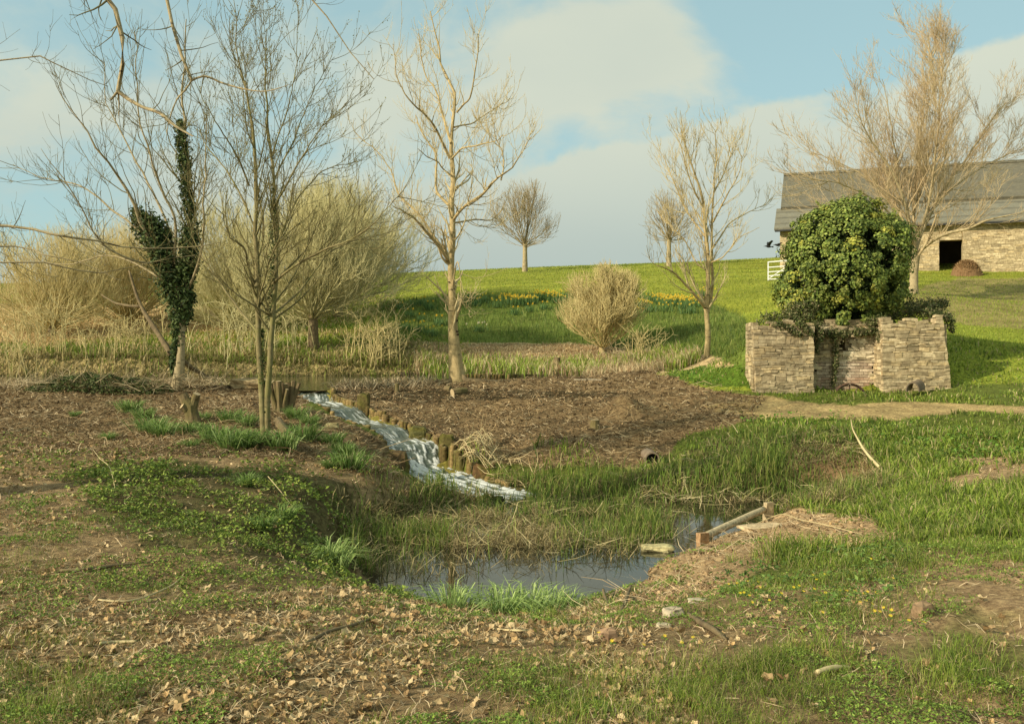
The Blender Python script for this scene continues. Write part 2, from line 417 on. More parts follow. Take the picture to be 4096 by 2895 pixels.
# ------------------------------------------------------------------ ground cover zones (map of the site)
ZN = {
 'mulch_r': [(296,382),(360,379),(455,376),(560,373),(640,370),(676,376),(700,388),(728,392),(760,398),(750,416),(720,430),(690,440),(655,468),(600,466),(540,466),(490,458),(462,450),(445,444),(425,440),(385,424),(350,405),(318,394)],
 'mulch_l': [(-200,388),(130,388),(300,384),(300,398),(330,418),(375,440),(400,460),(370,472),(320,462),(250,458),(200,455),(120,462),(60,470),(-200,480)],
 'herb': [(75,478),(110,464),(160,458),(200,466),(260,468),(320,474),(352,490),(366,520),(372,556),(330,572),(290,566),(240,556),(200,562),(150,552),(110,545),(78,520)],
 'herb2': [(80,566),(140,552),(230,560),(330,572),(300,590),(200,600),(150,604),(90,598)],
 'dirt_r': [(644,562),(700,545),(764,520),(800,510),(860,520),(890,535),(860,552),(800,562),(745,570),(720,590),(640,618),(590,612),(560,602),(600,592)],
 'track': [(700,404),(745,396),(800,400),(850,404),(962,404),(1200,404),(1200,416),(960,414),(900,418),(820,418),(745,414)],
 'straw': [(370,346),(440,342),(560,343),(640,350),(715,356),(740,366),(700,374),(560,374),(370,376)],
 'reed': [(345,545),(352,520),(430,486),(470,478),(520,476),(560,478),(640,478),(700,456),(760,432),(850,430),(884,455),(886,488),(850,506),(768,512),(700,540),(655,562),(640,578),(600,592),(470,596),(410,590),(375,578)],
 'earth_r': [(900,296),(930,284),(960,278),(1100,278),(1100,330),(960,326),(940,312),(905,306)],
 'hollow': [(800,448),(870,444),(888,468),(872,490),(820,494),(785,476)],
 'bank': [(380,302),(430,297),(480,295),(560,292),(640,292),(700,298),(745,318),(760,366),(700,372),(600,352),(440,345),(380,350)],  # long rough grass; its darker green also stands in for the willow shade
 'patch': [(668,376),(696,366),(740,364),(760,376),(756,386),(715,386)],
 'stub': [(840,424),(980,424),(1024,440),(980,470),(900,480),(870,470)],
 'tan_l': [(-200,292),(60,306),(140,302),(200,305),(260,318),(255,330),(150,332),(60,345),(-200,350)],
 'scrub_l': [(-200,345),(60,352),(150,356),(260,350),(420,340),(420,378),(300,384),(-200,386)],
}
def wz(name, x, y, amp=1.0):
    u, v = uvof(x, y, H(x, y))
    sc = np.clip(14 / np.maximum(y, 2), .3, 2.2)
    du = (fbm(x * .8, y * .8, 51, 4) - .5) * 60 * sc * amp; dv = (fbm(x * .8 + 40, y * .8, 53, 4) - .5) * 26 * sc * amp
    return inpoly(u + du, v + dv, ZN[name])
zone_cols = np.zeros(X.shape + (3,))
g_green = np.array([.13, .16, .03]); g_lawn = np.array([.24, .28, .035]); c_mulch = np.array([.24, .17, .085]); c_leaf = np.array([.30, .215, .11])
c_dirt = np.array([.50, .35, .185]); c_straw = np.array([.56, .41, .21]); c_track = np.array([.44, .33, .15]); c_mud = np.array([.07, .055, .025])
xf, yf = X.ravel(), Y.ravel(); zf_ = Z.ravel()
u_, v_ = uvof(xf, yf, zf_)
nz = fbm(xf * .5, yf * .5, 61, 5); nz2 = fbm(xf * 2.3, yf * 2.3, 63, 4)
C = np.where(((yf > 36) | ((xf > 4) & (yf > 22)))[:, None], g_lawn, g_green) * (0.75 + .5 * nz[:, None])
lf = (yf < 14) & (xf < 2.5)
C = np.where(lf[:, None], c_leaf, C)
right = (yf < 16) & (xf >= 2.0)
k = sstep(fbm(xf * .9, yf * .9, 71, 4), .42, .6)[:, None]
C = np.where(right[:, None], np.array([.12, .15, .03]) * (1 - k) + c_dirt * .8 * k, C)
strip = fbm(xf * .15, yf * 1.1, 77, 4)
C = np.where(((yf > 38) & (xf > -14))[:, None], g_lawn * (0.6 + .85 * strip[:, None] * np.array([1.15, 1.0, 1.0])), C)
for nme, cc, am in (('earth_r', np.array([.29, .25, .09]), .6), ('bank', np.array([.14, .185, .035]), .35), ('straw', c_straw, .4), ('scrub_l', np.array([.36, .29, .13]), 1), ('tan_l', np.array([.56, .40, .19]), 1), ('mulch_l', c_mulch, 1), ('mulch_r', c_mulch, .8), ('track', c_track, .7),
                ('dirt_r', c_dirt, 1), ('herb', np.array([.13, .11, .045]), 1.6), ('patch', np.array([.10, .17, .02]), .7), ('reed', np.array([.10, .095, .035]), 1), ('hollow', np.array([.24, .16, .08]), .8)):
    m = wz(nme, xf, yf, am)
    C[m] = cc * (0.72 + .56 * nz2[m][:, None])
m = (zf_ < POOL_Z + .03) | ((yf > 22) & (yf < 34) & (zf_ < POND_Z - .02))
C[m] = c_mud
C *= (0.8 + .4 * nz2[:, None])
ground_col = C
idx = np.arange(X.size).reshape(X.shape)
quads = np.stack([idx[:-1, :-1], idx[:-1, 1:], idx[1:, 1:], idx[1:, :-1]], -1).reshape(-1, 4)
me = raw_mesh('ground', np.stack([X, Y, Z], -1).reshape(-1, 3), quads, col=C, smooth=True)
m_, n, b, o = mat_new('ground', .95, .1)
a = n.n('ShaderNodeAttribute', attribute_name='Col').outputs['Color']
P = geo(n)
f1 = n.noise(P, 14, 8, .75); f2 = n.noise(P, 1.3, 6, .6); f3 = n.noise(P, 55, 5, .7)
c = n.mix(n.mapr(f1, .35, .68, 0, 1), n.mix(1.0, a, (.55, .5, .5), 'MULTIPLY'), n.mix(1.0, a, (1.4, 1.38, 1.3), 'MULTIPLY'))
c = n.mix(n.mapr(f3, .58, .72, 0, .5), c, n.mix(1.0, a, (1.9, 1.8, 1.6), 'MULTIPLY'))
c = n.mix(n.mapr(f2, .55, .75, 0, .35), c, n.mix(1.0, a, (.6, .66, .5), 'MULTIPLY'))
n.l(c, b.inputs['Base Color']); bump(n, b, n.noise(P, 22, 8, .75), .9, .05)
tag(part('ground', me, m_), kind='structure')

# ------------------------------------------------------------------ water
def mat_water(name, col, rough, bscale, bk):
    m, n, b, o = mat_new(name, rough, .5)
    b.inputs['Base Color'].default_value = (*col, 1); b.inputs['IOR'].default_value = 1.45
    b.inputs['Transmission Weight'].default_value = 0.5
    mp = n.n('ShaderNodeMapping'); n.l(geo(n), mp.inputs[0]); mp.inputs['Scale'].default_value = (1, 1.6, 1)
    bump(n, b, n.noise(mp.outputs[0], bscale, 4, .5), bk, .02)
    return m
M['pool'] = mat_water('pool_water', (.045, .045, .022), .02, 3.5, .045)
M['pond'] = mat_water('pond_water', (.07, .09, .045), .06, 5, .3)
def grid_in(poly, z, step, grow=.5):
    p = np.asarray(poly); lo = p.min(0) - grow; hi = p.max(0) + grow
    gx = np.arange(lo[0], hi[0] + step, step); gy = np.arange(lo[1], hi[1] + step, step)
    A, B = np.meshgrid(gx, gy); i = np.arange(A.size).reshape(A.shape)
    q = np.stack([i[:-1, :-1], i[:-1, 1:], i[1:, 1:], i[1:, :-1]], -1).reshape(-1, 4)
    cx = (A[:-1, :-1] + A[1:, 1:]).ravel() / 2; cy = (B[:-1, :-1] + B[1:, 1:]).ravel() / 2
    keep = sdist(cx, cy, p) > -grow
    return np.stack([A, B, np.full(A.shape, z)], -1).reshape(-1, 3), q[keep]
V, q = grid_in(POOL, POOL_Z, .25, .9); tag(part('pool_water', raw_mesh('pool_water', V, q), M['pool']), kind='structure')
V, q = grid_in(POND, POND_Z, .25, .12); tag(part('pond_water', raw_mesh('pond_water', V, q), M['pond']), kind='structure')

# cascade ribbon
ts = np.linspace(0, len(SW) - 1, 420); ci = np.arange(len(SW))
def sm(col): return np.interp(ts, ci, col)
cx, cy, cz, chw = sm(SW[:, 0]), sm(SW[:, 1]), sm(SW[:, 2]), sm(SHW)
# little falls: turn the slope between marked points into drops with flat treads
def smooth(a, k): return np.convolve(np.pad(a, k, 'edge'), np.ones(2 * k + 1) / (2 * k + 1), 'valid')
cx = smooth(cx, 9); cy = smooth(cy, 9)
cz = np.interp(ts, [0, .55, .95, 2.4, 2.8, 4.3, 4.75, 6.0, 6.65, 7.0, 8.3, 10], [.24, .23, .06, .02, -.18, -.24, -.40, -.46, -.72, -.84, -.95, -1.0])
cz = smooth(cz, 3)
tx = np.gradient(cx); ty = np.gradient(cy); L = np.hypot(tx, ty) + 1e-9; nx, ny = -ty / L, tx / L
steep = np.abs(np.gradient(cz)) / (np.hypot(np.gradient(cx), np.gradient(cy)) + .004)
NW = 44; ws = np.linspace(-1.12, 1.12, NW)
VX = cx[:, None] + nx[:, None] * chw[:, None] * ws; VY = cy[:, None] + ny[:, None] * chw[:, None] * ws
foam = sstep(smooth(steep, 10), .16, .70)
foam = np.maximum(foam, np.interp(ts, [0, .3, .8, 1.6, 2.2, 2.7, 3.4, 3.9, 4.6, 5.6, 6.2, 6.8, 9.2, 10], [0, .15, .5, .6, .25, .35, .55, .2, .4, .6, .5, 1.0, 1.0, .3]))
foam2 = foam[:, None] * np.ones(NW)
sl_ = np.cumsum(np.hypot(np.gradient(cx), np.gradient(cy)) + np.abs(np.gradient(cz)))
str_ = fbm(sl_[:, None] * 2.2 + 0 * VX, ws[None] * 13 + 0 * VX, 91, 4)
tur = fbm(sl_[:, None] * 6 + 0 * VX, ws[None] * 8 + 0 * VX, 95, 4)
VZ = cz[:, None] + (tur - .5) * .08 * foam2 + (str_ - .5) * .05
fc = np.clip(foam2 * 1.5 * sstep(tur * .45 + str_ * .55, .42, .66) + .10 * foam2, 0, 1)
i = np.arange(VX.size).reshape(VX.shape)
q = np.stack([i[:-1, :-1], i[:-1, 1:], i[1:, 1:], i[1:, :-1]], -1).reshape(-1, 4)
me = raw_mesh('stream_water', np.stack([VX, VY, VZ], -1).reshape(-1, 3), q, col=np.repeat(fc.reshape(-1, 1), 3, 1), smooth=True)
m_, n, b, o = mat_new('stream_water', .08, .5)
a = n.n('ShaderNodeAttribute', attribute_name='Col').outputs['Fac']
fine = n.noise(geo(n), 38, 5, .7)
f = n.mapr(n.math('ADD', a, n.math('MULTIPLY_ADD', fine, .9, -.45)), .15, .95, 0, 1)
n.l(n.mix(f, (.085, .10, .07), (.60, .605, .555)), b.inputs['Base Color']); n.l(n.mapr(f, 0, 1, .22, .7), b.inputs['Roughness'])
bump(n, b, n.noise(geo(n), 22, 6, .7), .35, .03)
tag(part('stream_water', me, m_), kind='structure')

# ------------------------------------------------------------------ tree kit
def resample(P, r, n):
    P = np.asarray(P, float); d = np.r_[0, np.cumsum(np.linalg.norm(np.diff(P, axis=0), axis=1))]
    t = np.linspace(0, d[-1], n)
    if len(P) > 2:
        # Catmull-Rom through the joints
        k = np.clip(np.searchsorted(d, t, 'right') - 1, 0, len(P) - 2); s = ((t - d[k]) / (d[k + 1] - d[k] + 1e-9))[:, None]
        p0 = P[np.maximum(k - 1, 0)]; p1 = P[k]; p2 = P[k + 1]; p3 = P[np.minimum(k + 2, len(P) - 1)]
        Q = .5 * (2 * p1 + (p2 - p0) * s + (2 * p0 - 5 * p1 + 4 * p2 - p3) * s * s + (3 * p1 - p0 - 3 * p2 + p3) * s ** 3)
    else:
        Q = np.stack([np.interp(t, d, P[:, i]) for i in range(3)], 1)
    return Q, np.interp(t / d[-1], np.linspace(0, 1, len(r)), r)
def unit(v): return v / (np.linalg.norm(v, axis=-1, keepdims=True) + 1e-9)
def spawn(parents, count, ln, **kw):
    """grow children on parent branches: count = children per metre of parent, ln = length range in metres"""
    kw.pop('absl', None); P, R = parents
    if len(P) == 0: return P[:, :2], R[:, :2]
    return _spawn_m(P, R, count, ln, **kw)
def _spawn_m(P, R, count, ln, tr=(.2, 1.), ang=(30, 60), seg=6, up=.3, jit=.12, rr=.55, rmin=.002, env=None, tip=.25, taperl=.5, trop=(0, 0, 1), grav=0.0, **_):
    B, n, _x = P.shape; Lp = np.linalg.norm(np.diff(P, axis=1), axis=2).sum(1)
    cnt = rng.poisson(np.maximum(count * Lp, 0)); pi = np.repeat(np.arange(B), cnt)
    t = rng.uniform(*tr, len(pi)); f = t * (n - 1); k = np.minimum(f.astype(int), n - 2); s = f - k
    p0 = P[pi, k] * (1 - s)[:, None] + P[pi, k + 1] * s[:, None]; r0 = R[pi, k] * (1 - s) + R[pi, k + 1] * s
    T = unit(P[pi, k + 1] - P[pi, k]); side = unit(np.cross(T, rng.normal(size=T.shape))); a = np.radians(rng.uniform(*ang, len(pi)))[:, None]
    D = unit(T * np.cos(a) + side * np.sin(a)); L = rng.uniform(*ln, len(pi)) * (1 - taperl * t)
    r0 = np.minimum(np.maximum(r0 * rr * rng.uniform(.7, 1.1, len(pi)), rmin), np.maximum(r0, rmin))
    o_ = np.empty((len(pi), seg, 3)); o_[:, 0] = p0; st = (L / (seg - 1))[:, None]; cur = p0; trp = np.asarray(trop, float)
    for j in range(1, seg):
        D = unit(D + up * trp / (seg - 1) * 2 + rng.normal(0, jit, D.shape) + np.array([0, 0, -grav]) * j / seg); cur = cur + D * st; o_[:, j] = cur
    Rr = np.maximum(r0[:, None] * np.linspace(1, tip, seg)[None], rmin * .55)
    if env is not None:
        c, e = env; q = np.linalg.norm((o_[:, -1] - c) / e, axis=1); kp = q < rng.uniform(.9, 1.06, len(q)); o_, Rr = o_[kp], Rr[kp]
    return o_, Rr
def limb_arrays(limbs, n=14):
    A, B = [], []
    for P, r in limbs:
        q, rr = resample(P, r, n); A.append(q); B.append(rr)
    return np.array(A), np.array(B)
def mesh_br(levels, sides, name, off, colour=None):
    m = MB()
    for (P, R), s in zip(levels, sides):
        if len(P) == 0: continue
        V, Q = tubes(P, R, s); m.add(V, Q)
    return m.mesh(name, off, smooth=True)
def px(limbs, Y, wob=.02):
    """limbs given as ([(u, v, extra depth)], [radius px]) -> metres"""
    out = []
    for pts, r in limbs:
        P = [W(p[0], p[1], Y + (p[2] if len(p) > 2 else 0)) for p in pts]
        out.append((np.array(P), [x * Y / F for x in r]))
    return out
def tree(name, label, cat, base, limbs, levels, mat_t, mat_c, group=None, n=16, wob=.006):
    """limbs: world polylines of trunk and main limbs; levels: list of spawn kwargs, each on all earlier limbs / previous level"""
    t = thing(name, label, cat, base, group)
    A, B = limb_arrays(limbs, n)
    A = A + np.cumsum(rng.normal(0, 1, A.shape) * wob * np.linalg.norm(A[:, -1] - A[:, 0], axis=1)[:, None, None], axis=1) * np.linspace(0, 1, n)[None, :, None]
    tm = MB(); V, Q = tubes(A, B, 10)
    V = V + rng.normal(0, .0012, V.shape); tm.add(V, Q)
    part('trunk', tm.mesh('trunk', base, True), mat_t, t)
    lv = [(A, B)]; cur = (A, B); sides = []
    acc = []
    for kw in levels:
        kw = dict(kw); s = kw.pop('sides', 3); src = kw.pop('src', None)
        par = cur if src is None else ((A, B) if src == 0 else acc[src - 1])
        cur = spawn(par, **kw); acc.append(cur); sides.append(s)
    part('crown', mesh_br(acc, sides, 'crown', base), mat_c, t)
    return t, acc
def base_on(u, v, Y):
    p = W(u, v, Y); return np.array([p[0], p[1], float(H(p[0], p[1]))])

# leaves as small folded diamonds -----------------------------------------
def leaves(pos, nrm, size, col, asp=.62, fold=.25):
    N = len(pos); nrm = unit(nrm); t = unit(np.cross(nrm, rng.normal(size=(N, 3)))); b = np.cross(nrm, t)
    s = np.broadcast_to(np.asarray(size, float), (N,))[:, None]
    V = np.stack([pos - t * s * .5, pos + b * s * asp * .5 + nrm * s * fold * .5 - t * s * .08, pos + t * s * .5, pos - b * s * asp * .5 + nrm * s * fold * .5 - t * s * .08], 1)
    i = np.arange(N)[:, None] * 4
    return V.reshape(-1, 3), np.concatenate([i + [0, 1, 2], i + [0, 2, 3]], 0), np.repeat(np.broadcast_to(col, (N, 3)), 4, axis=0)
def blades(base, h, w, lean, col, dirn=None, droop=1.0, colb=None):
    """grass blades: 2 segments. lean = horizontal reach as a share of the height"""
    N = len(base); h = np.broadcast_to(np.asarray(h, float), (N,)); w = np.broadcast_to(np.asarray(w, float), (N,)); lean = np.broadcast_to(np.asarray(lean, float), (N,))
    a = rng.uniform(0, 2 * np.pi, N) if dirn is None else dirn
    d = np.stack([np.cos(a), np.sin(a), 0 * a], 1); fa = rng.uniform(0, 2 * np.pi, N); f = np.stack([np.cos(fa), np.sin(fa), 0 * fa], 1)
    z = np.array([0, 0, 1.])
    p1 = base + d * (h * lean * .35)[:, None] + z * (h * .6)[:, None]
    p2 = base + d * (h * lean * (1.0))[:, None] + z * (h * (1 - .35 * np.minimum(lean, 1.6) * droop))[:, None]
    ww = (w / 2)[:, None]
    V = np.stack([base - f * ww, base + f * ww, p1 - f * ww * .8, p1 + f * ww * .8, p2], 1)
    i = np.arange(N)[:, None] * 5
    c = np.broadcast_to(col, (N, 3)); cb = c * .75 if colb is None else np.broadcast_to(colb, (N, 3))
    CC = np.stack([cb, cb, c, c, c], 1)
    return V.reshape(-1, 3), i + [0, 1, 3, 2], i + [2, 3, 4], CC.reshape(-1, 3)
def pal(N, cols, wts=None, var=.2):
    cols = np.asarray(cols, float); k = rng.choice(len(cols), N, p=wts)
    return cols[k] * rng.uniform(1 - var, 1 + var, (N, 1))
GREEN = [(.12, .19, .025), (.16, .24, .035), (.08, .14, .02), (.22, .28, .05)]
DRYC = [(.50, .38, .19), (.40, .29, .14), (.60, .48, .26), (.28, .20, .09)]

# ------------------------------------------------------------------ ruined mill wall
def stone_mat(name, gain=(1, 1, 1)):
    m, n, b, o = mat_new(name, .95, .1)
    a = n.n('ShaderNodeAttribute', attribute_name='Col').outputs['Color']
    P = geo(n); f = n.noise(P, 9, 7, .7)
    c = n.mix(n.mapr(f, .35, .65, 0, 1), n.mix(1.0, a, (.72, .68, .62), 'MULTIPLY'), n.mix(1.0, a, (1.22, 1.2, 1.15), 'MULTIPLY'))
    c = n.mix(n.mapr(n.noise(P, 1.7, 6, .65), .48, .70, 0, .6), c, (.20, .165, .10))
    c = n.mix(n.mapr(n.noise(P, 5.5, 5, .65), .60, .72, 0, .5), c, (.16, .15, .06))
    n.l(c, b.inputs['Base Color']); bump(n, b, n.noise(P, 30, 7, .75), .6, .012)
    return m
M['stone'] = stone_mat('limestone')
STONE = [(.44, .36, .22), (.38, .31, .19), (.52, .43, .27), (.33, .265, .16), (.47, .37, .21)]
def masonry(mb, x0, x1, y, z0, z1, cols=STONE, h=(.04, .085), l=(.09, .36), slant0=0., slant1=0., top=None, wash=None, d=.14, skip=None, prot=.018):
    z = z0
    while z < z1:
        hh = rng.uniform(*h) * rng.choice([.7, 1, 1.3]); t = (z - z0) / (z1 - z0); a = x0 + slant0 * t; bnd = x1 + slant1 * t; x = a - rng.uniform(0, .1) * 0
        while x < bnd - .02:
            ll = min(rng.uniform(*l), bnd - x)
            if bnd - x - ll < .06: ll = bnd - x
            tz = z1 if top is None else top(x + ll / 2)
            if z + hh * .6 < tz and not (skip and skip(x + ll / 2, z + hh / 2)):
                pr = rng.uniform(0, prot); c = np.array(cols[rng.integers(len(cols))]) * rng.uniform(.8, 1.2)
                if wash is not None: c = wash(x + ll / 2, z + hh / 2, c)
                mb.box((x + ll / 2, y + d / 2 - pr, z + hh / 2), (ll - rng.uniform(.003, .010), d, hh - rng.uniform(.002, .010)), rng.normal(0, .02), C=c, jit=.008)
            x += ll
        z += hh
RY = 21.8; rb = base_on(830, 391, 22.4)
rx0, rx1, rx2, rx3 = W(756, 0, RY)[0], W(814, 0, RY)[0], W(882.5, 0, RY)[0], W(953, 0, RY)[0]
ztop = W(0, 321, RY)[2]; zb = -.05
ruin = thing('ruined_wall', 'ruined rubble stone mill wall with a bricked recess under the ivy', 'ruin', rb)
mort = (.36, .29, .18)
def wobtop(z, s): return lambda x: z - .03 + .08 * math.sin(x * 4 + s) + .06 * math.sin(x * 13 + s)
m = MB(); m.box(((rx0 + rx1) / 2, RY + .45, (zb + ztop) / 2 - .05), (rx1 - rx0 - .06, .84, ztop - zb - .12), C=mort)
masonry(m, rx0, rx1, RY, zb, ztop, slant0=-.07, top=wobtop(ztop - .02, 0), wash=lambda x, z, c: c * (.82 if (x - rx0) / (rx1 - rx0) < .75 and z > .9 else 1.0) * np.array([1, 1, 1.02]))
for zz in np.arange(zb, ztop - .1, .1):      # returns of the left block (outer end and recess jamb)
    for yy in np.arange(RY + .12, RY + .8, .24):
        m.box((rx0 + .02, yy + .1, zz + .05), (.12, .225, .088), C=np.array(STONE[rng.integers(5)]) * rng.uniform(.7, 1.1), jit=.008)
        if yy < RY + .5: m.box((rx1 - .05, yy + .1, zz + .05), (.12, .225, .088), C=np.array(STONE[rng.integers(5)]) * rng.uniform(.6, 1.), jit=.008)
part('left_block', m.warp().mesh('left_block', rb), M['stone'], ruin)
m = MB(); zr = W(0, 319, RY)[2]
m.box(((rx2 + rx3) / 2 - .02, RY + .45, (zb + zr) / 2 - .05), (rx3 - rx2 - .22, .84, zr - zb - .12), C=mort)
def toprt(x): return zr - .02 + (.0 if x < W(935, 0, RY)[0] else .10) + .05 * math.sin(x * 9) + .03 * math.sin(x * 23)
masonry(m, rx2, rx3, RY, zb, zr + .12, slant1=-.26, top=toprt, l=(.12, .36))
for zz in np.arange(zb, zr - .05, .1):
    for yy in np.arange(RY + .12, RY + .8, .24):
        tt = (zz - zb) / (zr - zb)
        m.box((rx3 - .07 - .26 * tt, yy + .1, zz + .05), (.12, .225, .088), C=np.array(STONE[rng.integers(5)]) * rng.uniform(.7, 1.1), jit=.008)
        if yy < RY + .5: m.box((rx2 + .05, yy + .1, zz + .05), (.12, .225, .088), C=np.array(STONE[rng.integers(5)]) * rng.uniform(.9, 1.2), jit=.008)
part('right_block', m.warp().mesh('right_block', rb), M['stone'], ruin)
BY = RY + .5
def bx(u): return W(u, 0, BY)[0]
def bz(v): return W(0, v, BY)[2]
sx0, sx1, sz0, sz1 = bx(842), bx(847.6), bz(353.5), bz(334)
brk = lambda x, z: (bx(817) < x < bx(872)) and (z < bz(361.5))
m = MB()
mx = (rx1 + rx2) / 2
m.box(((rx1 + sx0) / 2, BY + .6, (zb + ztop) / 2 - .1), (sx0 - rx1 - .02, .94, ztop - zb - .2), C=mort)
m.box(((rx2 + sx1) / 2, BY + .6, (zb + ztop) / 2 - .1), (rx2 - sx1 - .02, .94, ztop - zb - .2), C=mort)
m.box(((sx0 + sx1) / 2, BY + .6, (zb + sz0) / 2), (sx1 - sx0, .94, sz0 - zb - .01), C=mort)
m.box(((sx0 + sx1) / 2, BY + .6, (ztop + sz1) / 2 - .1), (sx1 - sx0, .94, ztop - sz1 - .2), C=mort)
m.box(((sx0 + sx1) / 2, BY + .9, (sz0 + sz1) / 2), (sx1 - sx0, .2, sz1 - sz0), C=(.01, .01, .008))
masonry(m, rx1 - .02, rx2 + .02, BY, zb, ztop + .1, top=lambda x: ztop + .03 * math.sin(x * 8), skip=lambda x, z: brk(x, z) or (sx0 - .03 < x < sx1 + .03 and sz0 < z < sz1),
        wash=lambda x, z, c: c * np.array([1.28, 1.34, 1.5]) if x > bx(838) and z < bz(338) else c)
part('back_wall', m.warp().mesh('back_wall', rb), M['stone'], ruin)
m = MB(); BR = [(.46, .22, .13), (.52, .29, .18), (.42, .20, .12), (.55, .35, .23)]
z = zb; r_ = 0
while z < bz(362):
    x = bx(817) - (r_ % 2) * .11
    while x < bx(872):
        if x > rx1 - .1:
            wsh = .75 if z > bz(378) else .5
            m.box((x + .105, BY + .05, z + .033), (.205, .1, .062), C=np.array(BR[rng.integers(4)]) * (1 - wsh) + np.array([.62, .55, .42]) * wsh * rng.uniform(.5, 1.2), jit=.003)
        x += .215
    z += .072; r_ += 1
part('brick_infill', m.mesh('brick_infill', rb), M['stone'], ruin)
m = MB()
for uu, vv, ww, hh in ((822, 328, 9, 5), (831, 329, 8, 4), (840, 328.5, 10, 5), (852, 329, 11, 4), (862, 330, 8, 5), (871, 329, 9, 5)):
    p = W(uu, vv, RY + .55); m.box(p, (ww / F * RY, .35, hh / F * RY), C=np.array(STONE[int(uu) % 5]) * .9, jit=.03)
part('coping_stones', m.mesh('coping_stones', rb), M['stone'], ruin)

# iron wheel rim half sunk in front of the recess
M['rust'] = mat_noise('rusty_iron', (.05, .035, .028), (.16, .09, .05), 12, .7, .6)
wc = W(849.5, 399.5, RY + .1); wr = 16.5 / F * RY
wh = thing('iron_wheel', 'rusty iron wheel rim half buried at the foot of the bricked recess', 'wheel', (wc[0], wc[1], wc[2] - wr))
th = np.linspace(0, 2 * np.pi, 49)
pts = np.stack([wc[0] + wr * np.cos(th), wc[1] + 0 * th, wc[2] + wr * np.sin(th)], 1)
m = MB()
for rr, dy in ((1, -.05), (1, .05), (.93, 0)):
    P = wc + (pts - wc) * rr + np.array([0, dy, 0]); m.tube(P, .018, 6, cap=False)
V = np.concatenate([pts + [0, -.05, 0], pts + [0, .05, 0]]); k = np.arange(48); m.add(V, np.stack([k, k + 1, k + 50, k + 49], 1))
part('rim', m.mesh('rim', wh.location), M['rust'], wh)
for a in (20, 55, 90, 125, 160):
    m = MB(); d_ = np.array([math.cos(R_(a)), 0, math.sin(R_(a))]); m.tube([wc, wc + d_ * wr * .95], [.022, .016], 6)
    part('spoke', m.mesh('spoke', wh.location), M['rust'], wh)
# curved ridge tile leaning at the right block
pc = W(905, 388, RY - .25); pc[2] = H(pc[0], pc[1])
m = MB(); th = np.linspace(R_(-10), R_(190), 13)
for rr, sgn in ((.19, 1), (.165, -1)):
    pass
A = []; prof = [(.20 * math.cos(t), .20 * math.sin(t)) for t in th] + [(.17 * math.cos(t), .17 * math.sin(t)) for t in th[::-1]]
for yy in (0, .55):
    A += [(pc[0] + a * math.cos(.6) - (yy) * math.sin(.6) * -1, pc[1] + yy * math.cos(.6) * .8 - .4, pc[2] + b + .12 + (.05 if yy else 0)) for a, b in prof]
k = np.arange(len(prof)); kk = np.roll(k, -1); nn_ = len(prof)
m.add(A, np.stack([k, kk, kk + nn_, k + nn_], 1)); m.add(A[:nn_], [[j, j + 1, nn_ - 2 - j, nn_ - 1 - j] for j in range(12)]); m.add(A[nn_:], [[j, nn_ - 1 - j, nn_ - 2 - j, j + 1] for j in range(12)])
M['clay'] = mat_noise('clay_tile', (.16, .11, .07), (.26, .20, .13), 9, .9, .5)
tag(part('ridge_tile', m.mesh('ridge_tile', (0, 0, 0)), M['clay']), 'weathered curved ridge tile lying against the right end of the ruined wall', 'roof tile')

# ------------------------------------------------------------------ barn on the hill
def slate(name, c1, c2, s=3):
    m, n, b, o = mat_new(name, .85, .3)
    P = geo(n); f = n.noise(P, 1.2, 6, .65)
    br = n.n('ShaderNodeTexBrick'); n.l(n.n('ShaderNodeTexCoord').outputs['UV'], br.inputs[0])
    wv = n.n('ShaderNodeTexWave', wave_type='BANDS', bands_direction='Z'); n.l(P, wv.inputs[0]); wv.inputs['Scale'].default_value = s; wv.inputs['Distortion'].default_value = .4
    c = n.ramp(f, [(.3, c1), (.7, c2)]); c = n.mix(n.mapr(wv.outputs['Fac'], .0, .35, .5, 0), c, (.05, .045, .03)); mq = n.n('ShaderNodeMapping'); n.l(P, mq.inputs[0]); mq.inputs['Scale'].default_value = (1, 1, 3); c = n.mix(n.mapr(n.noise(mq.outputs[0], 3.2, 6, .75), .42, .62, 0, .55), c, (.20, .175, .11))
    c = n.mix(n.mapr(n.noise(P, 7, 5, .75), .5, .7, 0, .5), c, (.07, .065, .045))
    n.l(c, b.inputs['Base Color']); bump(n, b, wv.outputs['Fac'], .4, .03)
    return m
M['slate'] = slate('stone_slates', (.105, .095, .065), (.17, .155, .11)); M['slate2'] = slate('lean_to_sheets', (.16, .15, .11), (.22, .21, .155), .6)
M['barnwall'] = stone_mat('barn_stone')
bl0 = np.array([17.9, 59.0]); br0 = np.array([34.9, 53.1])        # foot of the front wall, left and right
ax_ = (br0 - bl0); BL = np.linalg.norm(ax_); ax_ /= BL; back = np.array([-ax_[1], ax_[0]])
zg = 4.2; ze = 9.0
def bp(s, d, z): q = bl0 + ax_ * s + back * d; return (q[0], q[1], z)
barn = thing('barn', 'stone barn with slate roof and lean-to on the hilltop', 'barn', (bl0[0], bl0[1], 6.6))
def prism(mb, pts, C=None):
    """closed box from 4 bottom + 4 top points"""
    mb.add(pts, [[0, 3, 2, 1], [4, 5, 6, 7], [0, 1, 5, 4], [1, 2, 6, 5], [2, 3, 7, 6], [3, 0, 4, 7]], C=C)
def rngs(u, Yw): return 0
ds0 = (W(943.5, 0, 53.9)[:2] - bl0) @ ax_; ds1 = (W(968, 0, 53.4)[:2] - bl0) @ ax_; dz1 = 7.9
m = MB(); sc_ = (.40, .33, .20)
